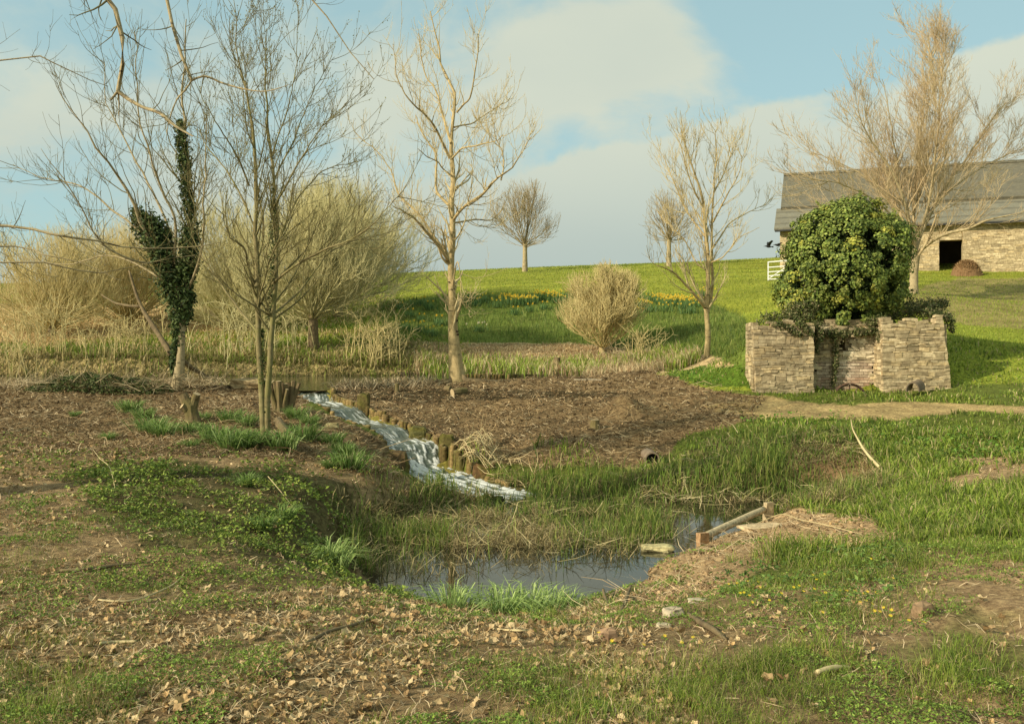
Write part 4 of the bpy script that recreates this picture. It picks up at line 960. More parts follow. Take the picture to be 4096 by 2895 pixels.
# round-headed trees on the crest
def dome_tree(name, label, u, v, Y, vtop, vbot, hw, fork_v, mt, mc, stems=46, trunk_r=3, dens=(5, 4, 3), rad=(.02, .014, .010), group=None, cat='tree', spread=(8, 80), twl=(.55, .9), cu=None, bot=.9, jit=.1, upb=.25):
    b = base_on(u, v, Y); cu = u if cu is None else cu
    c = W(cu, (vtop + vbot) / 2, Y); e = np.array([hw, hw, (vbot - vtop) / 2]) * Y / F; e[1] = max(e[0], .5)
    fork = W(u, fork_v, Y) - [0, 0, 0]
    limbs = [([b - [0, 0, .2], b * .6 + fork * .4, fork], [trunk_r * Y / F * k for k in (1.3, 1, .85)])]
    t = thing(name, label, cat, b, group)
    A, B = limb_arrays(limbs, 8); V, Q = tubes(A, B, 10); mm = MB(); mm.add(V + rng.normal(0, .004, V.shape), Q)
    part('trunk', mm.mesh('trunk', b, True), mt, t)
    # main stems reach the envelope
    ph = np.radians(rng.uniform(*spread, stems)); az = rng.uniform(0, 2 * np.pi, stems)
    D = np.stack([np.sin(ph) * np.cos(az), np.sin(ph) * np.sin(az), np.cos(ph)], 1)
    o_ = (fork - c) / e; d_ = D / e; a2 = (d_ ** 2).sum(1); b2 = (d_ * o_).sum(1); c2 = (o_ ** 2).sum() - 1
    disc = np.maximum(b2 ** 2 - a2 * c2, .01); Ls = (-b2 + np.sqrt(disc)) / a2 * rng.uniform(.58, 1.0, stems)
    n = 9; s = np.linspace(0, 1, n)[None, :, None]
    start = fork - np.array([0, 0, 1]) * rng.uniform(0, .12 if cat == 'tree' else .02, stems)[:, None] * e[2] + (D * [1, 1, 0]) * .3 * trunk_r * Y / F
    P = start[:, None] + D[:, None] * Ls[:, None, None] * s
    P = P + np.cumsum(rng.normal(0, jit * 1.1, P.shape) * Ls[:, None, None] / n * s ** .5, axis=1)
    P[:, :, 2] += (np.sin(ph) * Ls * upb * .3)[:, None] * (s[..., 0] ** 2)
    R0 = np.maximum(trunk_r * Y / F * .27 * (Ls / Ls.max()) * rng.uniform(.4, 1.1, stems), rad[0] * 1.2)[:, None] * np.linspace(1, .22, n)
    lv = [(P, np.maximum(R0, rad[1]))]; sd = [4]; cur = lv[0]
    for j, (k_, r_) in enumerate(zip(dens, rad)):
        l0 = twl[0] * e[0] * (.62 ** j); l1 = twl[1] * e[0] * (.62 ** j)
        B0 = cur[0]; 
        nx_ = spawn(cur, k_, tr=(.18, .98), ang=(18, 48), ln=(max(l0, 1.001) if False else l0, l1), seg=6 - j, up=upb, jit=jit, rr=.6, rmin=r_, absl=True, env=(c, e * 1.02), taperl=.45)
        lv.append(nx_); sd.append(3); cur = nx_
    part('crown', mesh_br(lv, sd, 'crown', b), mc, t)
    return t, lv
dome_tree('hilltop_tree', 'round headed bare tree alone on the crest, between poplar and shrub', 525, 268, 65, 176, 252, 40, 243, M['bark_grey'], M['twig_grey'], stems=44, trunk_r=2.4, dens=(1.3, 2.3, 2.5), rad=(.020, .012, .0085), group='bare trees along the hilltop', spread=(3, 96), twl=(.5, .9))
dome_tree('hilltop_tree', 'narrower bare hilltop tree partly behind the pale young tree', 669, 265, 65, 182, 250, 30, 238, M['bark_grey'], M['twig_grey'], stems=46, trunk_r=2.2, dens=(1.3, 2.2, 2.4), rad=(.020, .012, .0085), group='bare trees along the hilltop', spread=(3, 92), twl=(.5, .9))
# tan shrub in front of the daffodil bank
shr, lv = dome_tree('bare_shrub', 'rounded tan leafless shrub with several stems on the bank', 602, 350, 35.5, 259, 336, 50, 347, M['bark_pale'], M['twig_shrub'], stems=38, trunk_r=3.2, dens=(4.2, 5.2, 5.6), rad=(.016, .011, .009), cat='shrub', spread=(3, 68), twl=(.5, .9), cu=601, jit=.13, upb=.35)

# big pale tree in front of the barn, right
YR = 41.0; b = base_on(914, 292, YR)
BRt = [
 ([(913,297,0),(913.5,285,0),(914,270,0),(915.5,256,0),(917,250,0)], [6.5,5,4.6,5,5]),
 ([(917,253,0),(925,246,-.5),(936,238,-1),(950,232,-1.5),(964,230,-2),(985,222,-2.6),(1010,215,-3)], [3.4,3,2.6,2.1,1.7,1.2,.6]),
 ([(915,252,0),(921,233,.3),(930,214,.6),(946,184,1),(962,160,1.4),(980,130,1.8),(1000,100,2)], [3.2,2.9,2.5,2,1.6,1.2,.6]),
 ([(915,250,0),(911,230,-.3),(906,208,-.5),(898,180,-.8),(882,150,-1),(868,128,-1.2),(855,100,-1.4)], [2.8,2.5,2.2,1.7,1.3,.9,.4]),
 ([(916,250,0),(913,222,.4),(913,190,.6),(916,160,.8),(915,120,1),(918,80,1),(922,50,1)], [2.8,2.5,2.1,1.7,1.3,.9,.5]),
 ([(914,250,0),(904,222,.6),(889,200,1),(872,180,1.3),(856,168,1.6),(838,158,1.8),(820,150,2)], [2.2,2,1.7,1.3,1,.7,.4]),
 ([(915,246,0),(904,230,-1),(890,214,-1.5),(868,196,-2),(845,186,-2.4),(822,180,-2.8),(800,176,-3)], [1.9,1.7,1.5,1.2,.9,.7,.3]),
 ([(914,240,0),(902,234,1),(885,226,1.5),(860,214,2),(830,208,2.4)], [1.6,1.3,1,.8,.4]),
 ([(919,236,0),(930,200,-.6),(935,165,-.9),(942,130,-1.2),(946,95,-1.4),(950,55,-1.5)], [2.2,1.9,1.6,1.2,.8,.4]),
 ([(912,215,0),(900,190,.5),(895,150,.7),(890,115,.9),(886,80,1)], [1.7,1.4,1.1,.8,.4]),
 ([(922,225,0),(945,196,.8),(966,180,1.3),(990,165,1.8),(1020,150,2.2)], [2,1.7,1.3,.9,.5]),
 ([(917,200,0),(926,165,1),(934,130,1.4),(935,95,1.6),(932,60,1.8),(930,30,1.9)], [1.6,1.3,1,.8,.6,.3]),
]
BRt = [(BRt[0][0], [x * .88 for x in BRt[0][1]])] + [(p_, [x * .66 for x in r_]) for p_, r_ in BRt[1:]]
bigt, acc = tree('barn_side_tree', 'large pale tree with a wide reddish crown in front of the barn', 'tree', b, px(BRt, YR), [
    dict(count=3.6, tr=(.12, 1), ang=(18, 48), ln=(1.4, 4.2), seg=8, up=.42, jit=.09, rr=.42, rmin=.015, taperl=.4, sides=4),
    dict(count=2.8, tr=(.12, .97), ang=(18, 48), ln=(.6, 1.9), seg=6, up=.34, jit=.11, rr=.6, rmin=.0095, taperl=.35, sides=3),
    dict(count=3.2, tr=(.12, .98), ang=(18, 48), ln=(.3, .9), seg=4, up=.28, jit=.12, rr=.6, rmin=.0075, taperl=.35, sides=3),
    dict(count=2.2, tr=(.2, .98), ang=(18, 48), ln=(.2, .5), seg=3, up=.2, jit=.12, rr=.6, rmin=.0075, taperl=.4, sides=3),
    ], M['bark_grey'], M['twig_red'], n=18)

# yellow-green willows behind the pond
WG = 'pale budding willows behind the pond'
wil = [
 ('old pollard willow with a dark trunk on the far pond edge', 313, 358, 34.5, 196, 345, 92, 312, 105, 5.2, (4, 82), 325),
 ('broad domed yellowish willow rising behind the pollard', 338, 330, 44, 184, 318, 92, 300, 80, 5, (3, 80), 345),
 ('yellow green willow behind the twin stemmed tree', 232, 345, 40, 196, 352, 72, 322, 105, 4, (3, 84), 236),
 ('low spreading willow scrub behind the ivy clad tree', 128, 332, 42, 222, 335, 92, 318, 100, 4, (5, 88), 128),
 ('brownish willow at the far left edge of the pond', 52, 340, 38, 226, 348, 78, 325, 100, 4, (5, 88), 48),
 ('willow beyond the left edge of the hedge bank', -30, 335, 42, 200, 335, 70, 312, 50, 4, (5, 80), -30),
]
for j, (lab, u, v, Y_, vt, vb, hw_, fv, st, tr_, spd, cu) in enumerate(wil):
    if j == 5: continue
    dome_tree('willow_tree', lab, u, v, Y_, vt - (12 if j < 3 else 6), vb, hw_ * 1.12, fv, M['bark_brown'], M['twig_willow'] if j < 3 else M['twig_shrub'], stems=int(st * 1.05), trunk_r=tr_, dens=(2.2, 2.7, 2.8) if j < 3 else (1.7, 2.2, 2.4), rad=(.012, .0085, .0068), group=WG, spread=spd, twl=(.28, .6), cu=cu, jit=.13, upb=.4)
# scrub and brambles along the far bank: low tangled bushes
for (lab, u, v, Y_, hw_, top, st, mt) in (('low tangled tan bramble left of the dead reeds by the pond', 372, 362, 33.5, 36, 305, 34, 'twig_shrub'), ('dense olive bramble under the pollard willow', 255, 364, 33.5, 52, 298, 40, 'twig_willow'),
        ('low brown bramble left of the ivy clad tree', 120, 366, 33, 46, 318, 34, 'twig_shrub'), ('low brown bramble at the left end of the pond', 40, 362, 33, 50, 300, 34, 'twig_shrub'), ('small twiggy bush beside the tan shrub', 640, 350, 34, 17, 318, 14, 'twig_shrub'),
        ('arched bare bramble right of the small twiggy bush', 625, 351, 33.5, 22, 328, 14, 'twig_grey')):
    b = base_on(u, v, Y_); t = thing('bramble_bush', lab, 'bush', b, 'bare brambles and scrub on the far bank'); lv = []
    A = []; 
    for s in range(st):
        x0 = b + [rng.normal(0, hw_ * .42) * Y_ / F, rng.normal(0, .5), 0]; x0[2] = H(x0[0], x0[1]) - .05; a = rng.uniform(0, 6.28); l_ = rng.uniform(.5, 1.1) * (v - top) / F * Y_; sp = rng.uniform(.1, .8) * l_
        A.append(resample([x0, x0 + [math.cos(a) * sp * .4, math.sin(a) * sp * .4, l_ * .75], x0 + [math.cos(a) * sp, math.sin(a) * sp, l_ * rng.uniform(.6, 1.05)]], [1, 1, 1], 8)[0])
    A = np.array(A); Rr = np.full(A.shape[:2], .018) * np.linspace(1, .5, 8)
    l1 = spawn((A, Rr), 2.6, (.5, 1.2), seg=5, up=.15, jit=.15, rmin=.011, ang=(25, 75)); l2 = spawn(l1, 3.0, (.25, .7), seg=4, up=.1, jit=.16, rmin=.009, ang=(25, 75))
    part('stems', mesh_br([(A, Rr), l1, l2], [4, 3, 3], 'stems', b), M[mt], t)

# overhanging tree: trunk outside the frame at the left, limbs reach across the top of the view
YO = 9.5
tb = np.array([-8.6, 8.6, float(H(-8.6, 8.6))]); top = tb + [.3, .4, 4.6]
BO = [([tb - [0, 0, .2], tb + [.05, 0, 1.2], tb + [.15, .2, 3], top, top + [.5, .3, 1.6]], [.30, .24, .20, .17, .10])]
def reach(pts, r, st=None):
    P = [W(p[0], p[1], YO + (p[2] if len(p) > 2 else 0)) for p in pts]
    return ([top + [0, 0, -.3] if st is None else st] + P, [r[0] * 1.3] + r)
BO.append(reach([(-60, -60, .2), (60, -40, .2), (116, 10, .2), (122, 50, .2), (122, 73, .2), (118, 91, .2)], [.055, .042, .034, .030, .026, .022]))
c118 = W(118, 91, YO + .2)
BO.append(([c118, W(127, 98, YO + .2), W(143, 107, YO), W(160, 113, YO - .1), W(174, 125, YO - .2), W(193, 136, YO - .3)], [.022, .019, .017, .015, .012, .004]))
BO.append(([c118, W(113, 97, YO + .2), W(110.5, 99.5, YO + .2)], [.016, .013, .010]))
BO.append(([c118, W(119, 102, YO + .3), W(119, 118, YO + .3)], [.010, .007, .003]))
BO.append(reach([(60, -110, .8), (150, -40, .8), (176, 40, .8), (185, 63, .8), (192, 80, .8)], [.05, .035, .026, .020, .017]))
c192 = W(192, 80, YO + .8)
BO.append(([c192, W(205, 76, YO + .8), W(223, 83, YO + .8), W(245, 89, YO + .7), W(267, 91, YO + .6), W(290, 84, YO + .5)], [.013, .012, .010, .008, .005, .002]))
BO.append(([c192, W(185, 90, YO + .8), W(176.5, 100, YO + .8), W(169, 121, YO + .8), W(166, 140, YO + .8)], [.012, .010, .008, .006, .002]))
BO.append(reach([(100, -160, 1), (250, -60, 1), (330, 20, 1), (355, 60, 1), (368, 68, 1), (373.5, 74, 1), (373.6, 79, 1)], [.05, .035, .02, .012, .011, .009, .004]))
BO.append(reach([(0, 60, -.4), (62, 68, -.3), (90, 80, -.2), (108, 86, 0)], [.02, .010, .007, .003], tb + [.3, .3, 3.6]))
BO.append(reach([(-20, 225, .6), (62, 236, .6), (101, 241, .8), (125, 247, 1), (165, 248, 1.2), (202, 245.7, 1.4), (221, 242, 1.5)], [.028, .020, .018, .015, .011, .008, .003], tb + [.2, .2, 2.6]))
BO.append(reach([(0, 262, .4), (62, 266, .6), (92, 273, .8), (125, 268, 1), (170, 258, 1.2), (195, 255, 1.3)], [.016, .012, .010, .008, .005, .002], tb + [.15, .2, 2.2]))
BO.append(reach([(0, 246, 1.5), (40, 254, 1.5), (80, 262, 1.6), (120, 280, 1.7)], [.014, .010, .007, .003], tb + [.15, .2, 2.4]))
tree('overhanging_tree', 'dark near tree whose crooked limbs hang into the view at top left', 'tree', tb, BO, [
    dict(count=2.6, tr=(.45, 1), ang=(30, 70), ln=(.3, .9), seg=6, up=.25, jit=.16, rr=.5, rmin=.0028, taperl=.4, sides=3),
    dict(count=3.0, tr=(.1, .95), ang=(30, 70), ln=(.12, .35), seg=4, up=.2, jit=.16, rr=.6, rmin=.0022, taperl=.4, sides=3)],
    M['bark_grey'], M['twig_olive'], n=20, wob=0.0)

# ivy bush on top of the ruin ------------------------------------------------
YB = 23.0; b = base_on(842, 391, YB)
bush = thing('ivy_bush', 'great rounded green ivy bush growing over the ruined stone wall', 'bush', b)
m = MB()
for P, r in ((([W(832, 396, 23.9), W(834, 340, 23.5), W(838, 290, 23.2), W(840, 240, 23.2)]), [.22, .17, .14, .05]), (([W(856, 396, 23.9), W(852, 330, 23.4), W(866, 280, 23.2)]), [.14, .11, .05]), ([W(834, 330, 23.3), W(812, 300, 23), W(800, 275, 23)], [.10, .07, .04])):
    q, rr = resample(P, r, 12); m.tube(q, rr, 8, jit=.006)
part('trunk', m.mesh('trunk', b, True), M['bark_brown'], bush)
ivc = []       # outline of the crown as lobes: (u, v, radius px)
lob = [(845,262,52),(822,258,34),(870,250,36),(850,232,34),(820,236,26),(880,236,24),(890,262,18),(800,280,24),(810,300,24),(842,300,34),(874,288,26),(866,312,16),(832,318,18),(894,240,14),(852,322,10),(796,292,19),(887,292,20),(892,256,17),(860,222,20),(835,222,20),(880,312,13),(822,308,20),(816,236,18),(840,216,15),(893,234,18),(838,326,15),(866,322,14),(852,318,18)]
cen = np.array([W(a, b_, YB) for a, b_, _ in lob]); rad_ = np.array([(c_ - 4.5 if c_ > 13 else c_ - 3) / F * YB for *_, c_ in lob])
def inside(p, k=1.0):
    d = np.linalg.norm((p[:, None] - cen[None]) / np.array([1, 1.15, 1]), axis=2) - rad_[None] * k
    return d.min(1)
# clumps sit on the surface of the union of the lobes
cl = []
while len(cl) < 520:
    k = rng.choice(len(lob), p=rad_ ** 2 / (rad_ ** 2).sum()); d = unit(rng.normal(size=3)); p = cen[k] + d * rad_[k] * [1, 1.15, 1]
    if inside(p[None], .985)[0] > -.04 * 1 and p[2] > 1.9: cl.append((p, d))
P_, N_, S_, C_ = [], [], [], []
for p, d in cl:
    n = int(rng.integers(40, 130)); r = rng.uniform(.10, .30); p = p + d * max(0, rng.normal(-.02, .09)) + np.array([0, 0, -.04 if d[2] < 0 else .0])
    o_ = rng.normal(size=(n, 3)); o_ = unit(o_); o_ = np.where((o_ @ d)[:, None] < -.1, -o_, o_)
    rr_ = r * rng.uniform(.55, 1.05, n)[:, None]
    P_.append(p + o_ * rr_ * [1, 1, .8] - [0, 0, .05]); N_.append(o_ * .8 + d * .5 + rng.normal(0, .35, (n, 3)) + [0, 0, .25]); S_.append(rng.uniform(.05, .095, n))
    yel = rng.uniform(0, 1) < .10
    C_.append(pal(n, [(.36, .36, .05), (.26, .28, .05), (.44, .42, .08)] if yel else [(.14, .19, .034), (.20, .25, .042), (.08, .12, .024), (.27, .31, .07)], None, .25) * rng.uniform(.75, 1.2))
P_, N_, S_, C_ = map(np.concatenate, (P_, N_, S_, C_))
V, q_, c_ = leaves(P_, N_, S_, C_, .8, .2); m = MB(); m.add(V, None, q_, c_)
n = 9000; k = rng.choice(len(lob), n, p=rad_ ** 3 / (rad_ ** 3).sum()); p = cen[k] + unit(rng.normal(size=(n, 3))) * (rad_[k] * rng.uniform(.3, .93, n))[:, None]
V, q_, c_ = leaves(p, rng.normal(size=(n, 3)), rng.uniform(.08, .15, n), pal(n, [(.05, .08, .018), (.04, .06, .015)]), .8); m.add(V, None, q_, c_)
part('foliage', m.mesh('foliage', b), M['leafy'], bush)
sh_P, sh_N, sh_S = [], [], []
for _ in range(90):
    p_, d_ = cl[int(rng.integers(len(cl)))]; L_ = rng.uniform(.15, .5); dr = unit(d_ + rng.normal(0, .4, 3) + [0, 0, .25]); nn = 26; tt = rng.uniform(0, 1, nn)[:, None]
    sh_P.append(p_ + dr * L_ * tt + rng.normal(0, .035, (nn, 3)) - [0, 0, .25] * tt ** 2 * L_); sh_N.append(rng.normal(0, 1, (nn, 3)) + d_); sh_S.append(rng.uniform(.05, .09, nn))
sh_P = np.concatenate(sh_P); V, q_, c_ = leaves(sh_P, np.concatenate(sh_N), np.concatenate(sh_S), pal(len(sh_P), [(.16, .20, .04), (.24, .27, .05), (.30, .31, .08)]), .7); m = MB(); m.add(V, None, q_, c_)
part('stray_shoots', m.mesh('stray_shoots', b), M['leafy'], bush)
# ivy trailing over the wall tops and down the recess
m = MB()
def trail(u0, v0, u1, v1, Y0, r, N, size=.06, cols=None):
    V, q_, c_ = ivy_along([(u0, v0), ((u0 + u1) / 2 + rng.normal(0, 2), (v0 + v1) / 2), (u1, v1)], Y0, [r, r * 1.1, r * .5], N, size, cols or [(.09, .11, .035), (.14, .15, .05), (.06, .08, .02), (.24, .20, .10)]); m.add(V, None, q_, c_)
for a in [(765,318,812,316,22.1,.16,1400),(775,322,800,335,21.75,.14,600),(800,322,812,334,21.75,.14,500),(790,312,815,306,22.3,.25,1500),(758,325,752,352,22.3,.14,900),(753,350,756,362,22.3,.10,400),
          (818,330,817,352,22.0,.10,500),(816,322,820,340,21.9,.14,500),(835,335,833,385,22.18,.09,900),(880,330,879,340,22.0,.1,250),
          (888,314,940,308,22.6,.20,1800),(905,308,945,303,23,.22,1800),(925,312,950,318,22.2,.15,900),(948,314,952,330,22.3,.13,500),(870,322,884,318,22.1,.16,700),(855,332,878,330,22.15,.12,700),(826,333,850,333,22.1,.12,700)]: trail(*a)
part('trailing_ivy', m.mesh('trailing_ivy', b), M['leafy'], bush)

# ------------------------------------------------------------------ ground cover
def sample(N, y0, y1, wide=.66, xr=None):
    y = y0 * (y1 / y0) ** rng.uniform(0, 1, N)
    x = rng.uniform(-1, 1, N) * (y * wide + 1) if xr is None else rng.uniform(xr[0], xr[1], N)
    return x, y
def onground(x, y, lift=0.):
    return np.stack([x, y, H(x, y) + lift], 1)
def inwater(x, y, z): return (z < POOL_Z + .02) & (y < 20)
def instream(x, y):
    d, wz_, hw, t = at_stream(x, y); return (d < hw + .05) & (t > .001) & (t < len(SW) - 1.2)
def stuff(name, mb, mat, label, cat):
    return tag(part(name, mb.mesh(name, (0, 0, 0)), mat), label, cat, kind='stuff')
def straws(pos, ln, w, col, tilt=.12):
    """flat-lying stalks"""
    N = len(pos); a = rng.uniform(0, 2 * np.pi, N); ti = rng.normal(0, tilt, N); d = np.stack([np.cos(a) * np.cos(ti), np.sin(a) * np.cos(ti), np.abs(np.sin(ti))], 1)
    ln = np.broadcast_to(ln, (N,)); w = np.broadcast_to(w, (N,)); f = unit(np.cross(d, np.array([0, 0, 1.]) + rng.normal(0, .5, (N, 3))))
    bend = rng.normal(0, .12, (N, 1)) * ln[:, None] * f; mid = pos + d * (ln * .5)[:, None] + bend + [0, 0, .004]; e = pos + d * ln[:, None]
    ww = (w / 2)[:, None]; V = np.stack([pos - f * ww, pos + f * ww, mid - f * ww, mid + f * ww, e - f * ww * .4, e + f * ww * .4], 1); i = np.arange(N)[:, None] * 6
    return V.reshape(-1, 3), np.concatenate([i + [0, 1, 3, 2], i + [2, 3, 5, 4]]), np.repeat(np.broadcast_to(col, (N, 3)), 6, 0)

# hill lawn
x, y = sample(150000, 24, 80, .7); u, v = uvof(x, y, H(x, y)); k = ((y > 33.5) | (u > 680) & (v < 366)) & ~wz('straw', x, y, .4) & ~wz('tan_l', x, y) & (~wz('earth_r', x, y, .6) | (rng.uniform(0, 1, len(x)) < .7)) & ((u > 330) | (y > 44)); x, y = x[k], y[k]
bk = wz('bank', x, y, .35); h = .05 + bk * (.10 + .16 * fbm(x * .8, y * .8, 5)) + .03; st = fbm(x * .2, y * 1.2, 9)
m = MB(); V, q_, t_, c_ = blades(onground(x, y), h * rng.uniform(.7, 1.4, len(x)), .022 * y / 40, rng.uniform(.2, .8, len(x)), np.where(bk[:, None], pal(len(x), [(.12, .18, .03), (.17, .24, .04), (.09, .14, .025), (.26, .28, .07)]), pal(len(x), [(.25, .31, .035), (.31, .35, .05), (.18, .25, .03), (.38, .35, .10)], [.4, .3, .25, .05])) * (.5 + .95 * st * (.6 + .8 * fbm(x * .5, y * .5, 13, 3)))[:, None])  # bank blades: taller rough grass, with the shade band put into their darker green
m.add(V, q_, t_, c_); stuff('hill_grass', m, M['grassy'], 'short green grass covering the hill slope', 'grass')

# grass on the right bank, path verges and the near right corner
m = MB()
def turf(N, y0, y1, sel, h, w, cols, lean=(.2, 1.1), thr=.42, sc=1.1, wts=None, seed=71):
    x, y = sample(N, y0, y1); k = sel(x, y); x, y = x[k], y[k]
    f = fbm(x * .9 * sc, y * .9 * sc, seed, 4); k = (f < thr + rng.normal(0, .035, len(x))) & ~instream(x, y) & (H(x, y) > POOL_Z + .03); x, y, f = x[k], y[k], f[k]
    hh = rng.uniform(*h, len(x)) * (.3 + 1.7 * fbm(x * 1.6, y * 1.6, 7, 3) * fbm(x * 4.1, y * 4.1, 17, 2) * 2); V, q_, t_, c_ = blades(onground(x, y, -.01), hh, w * np.maximum(y, 3.5) / 10, rng.uniform(*lean, len(x)), pal(len(x), cols, wts) * (.5 + .95 * fbm(x * 1.7, y * 1.7, 19, 4))[:, None]); m.add(V, q_, t_, c_)
GR = [(.18, .25, .03), (.24, .32, .04), (.11, .17, .022), (.31, .34, .07), (.42, .35, .16)]; GW = [.30, .22, .24, .12, .12]
nd = lambda x, y: ~wz('dirt_r', x, y) & ~wz('track', x, y, .6) & ~wz('mulch_r', x, y, .8)
turf(210000, 3.3, 9, lambda x, y: (uvof(x, y, H(x, y))[0] > 560 + rng.normal(0, 25, len(x))) & nd(x, y), (.035, .10), .0065, GR, thr=.50, wts=GW)
turf(150000, 8, 17, lambda x, y: (uvof(x, y, H(x, y))[0] > 770) & nd(x, y) & ~wz('reed', x, y), (.06, .20), .011, GR, thr=.62, wts=GW)
turf(60000, 15, 25.5, lambda x, y: (uvof(x, y, H(x, y))[0] > 640) & nd(x, y), (.04, .12), .012, GR, thr=.72, wts=GW)
turf(9000, 19, 27, lambda x, y: wz('patch', x, y, .7), (.05, .12), .014, [(.10, .22, .02), (.14, .28, .025), (.08, .17, .02)], thr=.9)
turf(90000, 3.3, 9, lambda x, y: (uvof(x, y, H(x, y))[0] < 640), (.015, .055), .0055, GR, thr=.46, seed=75, wts=GW, sc=1.6)
turf(24000, 3.3, 4.6, lambda x, y: (np.abs(uvof(x, y, H(x, y))[0] - 640) < 150) | (uvof(x, y, H(x, y))[0] < 130), (.05, .10), .006, GR, thr=.62, seed=78)
turf(9000, 15.5, 19.5, lambda x, y: (uvof(x, y, H(x, y))[0] > 455) & (uvof(x, y, H(x, y))[0] < 660) & (uvof(x, y, H(x, y))[1] > 444), (.10, .28), .011, GR, thr=.46, seed=88, wts=GW)
stuff('turf_grass', m, M['grassy'], 'patchy bright green grass on the right bank and near ground', 'grass')

# tall sedge in and around the pool
x, y = sample(150000, 9.2, 18.5); u, v = uvof(x, y, H(x, y)); k = wz('reed', x, y, .6) & ~instream(x, y); x, y = x[k], y[k]
z = H(x, y); wet = inwater(x, y, z); u, v = uvof(x, y, np.maximum(z, POOL_Z))
clump = fbm(x * 2.2, y * 2.2, 33, 3)
dens = np.ones(len(x)); dens[wet & (v > 560)] = .07; dens[wet & (v > 548) & (v <= 560)] = .2; dens[wet & (v > 530) & (v <= 545)] = .7
dens[wet & (u > 672) & (v > 503)] = .05; dens[wet & (u < 430) & (v > 545)] = .16; dens[(v > 497) & (v < 510) & (u > 520) & (u < 640)] = .35
dens *= np.where(wet, sstep(clump, .35, .55) * 1.1 + .1, .9)
k = rng.uniform(0, 1, len(x)) < dens; x, y, z, wet, clump, u, v = x[k], y[k], z[k], wet[k], clump[k], u[k], v[k]
tn = fbm(x * .8, y * .8, 41, 3); dry = rng.uniform(0, 1, len(x)) < (.30 + .5 * sstep(tn, .48, .62)) * np.where(y > 14.3, .45, 1.15)
ho = wz('hollow', x, y, .8); dry = dry | (ho & (rng.uniform(0, 1, len(x)) < .7)); hh = np.where(wet, rng.uniform(.12, .36, len(x)), rng.uniform(.12, .40, len(x)) * (.45 + 1.0 * fbm(x * .9, y * .9, 207, 3))) * np.where(ho, .55, 1) * (.55 + .9 * clump); hh = np.where(dry, hh * .75, hh)
col = np.where(dry[:, None], pal(len(x), [(.42, .33, .15), (.30, .23, .10), (.52, .42, .20), (.20, .15, .07)]), pal(len(x), [(.12, .19, .026), (.18, .26, .04), (.08, .13, .02), (.28, .30, .07)]) * (.7 + .7 * tn)[:, None])
base = np.stack([x, y, np.maximum(z, POOL_Z - .03)], 1)
V, q_, t_, c_ = blades(base, hh, .0095 * y / 12, np.where(dry, rng.uniform(.5, 2.4, len(x)), rng.uniform(.08, .6, len(x))), col); m = MB(); m.add(V, q_, t_, c_)
stuff('pool_sedge', m, M['grassy'], 'tall green sedge mixed with dead stalks growing in the pool', 'reeds')
m = MB(); x, y = sample(26000, 9, 19); k = wz('reed', x, y, .6) & ~instream(x, y) & (rng.uniform(0, 1, len(x)) < sstep(fbm(x * .8, y * .8, 41, 3), .40, .58) * .9 + .08); x, y = x[k], y[k]; z = np.maximum(H(x, y), POOL_Z) + rng.uniform(0, .12, len(x))
uu, vv = uvof(x, y, z); k = ~((z < -.85) & ((vv > 548) | ((uu > 672) & (vv > 503)))) | (rng.uniform(0, 1, len(x)) < .10); x, y, z = x[k], y[k], z[k]
V, q_, c_ = straws(np.stack([x, y, z], 1), rng.uniform(.12, .45, len(x)), .009 * y / 12, pal(len(x), [(.34, .28, .13), (.24, .19, .085), (.48, .40, .21), (.15, .12, .05)]), .3); m.add(V, q_, None, c_)
# bank to the left of the pool and by the cascade
x, y = sample(30000, 9, 16); u, v = uvof(x, y, H(x, y)); k = inpoly(u, v, [(330, 500), (380, 470), (440, 490), (425, 520), (370, 545), (335, 540)]) & ~instream(x, y); x, y = x[k], y[k]
V, q_, t_, c_ = blades(onground(x, y), rng.uniform(.1, .35, len(x)), .011, rng.uniform(.3, 1.8, len(x)), pal(len(x), [(.30, .24, .10), (.12, .17, .03), (.09, .13, .025), (.42, .33, .16), (.10, .08, .03)])); m.add(V, q_, t_, c_)
x, y = sample(20000, 13, 19); u, v = uvof(x, y, H(x, y)); k = inpoly(u, v, [(452, 446), (475, 440), (540, 470), (560, 490), (500, 492), (470, 478)]) & ~instream(x, y); x, y = x[k], y[k]
V, q_, c_ = straws(onground(x, y, .05), rng.uniform(.15, .5, len(x)), .010, pal(len(x), DRYC), .4); m.add(V, q_, None, c_)
stuff('dead_stalks', m, M['dry'], 'tangled straw coloured dead stalks matted around the pool', 'dead reeds')

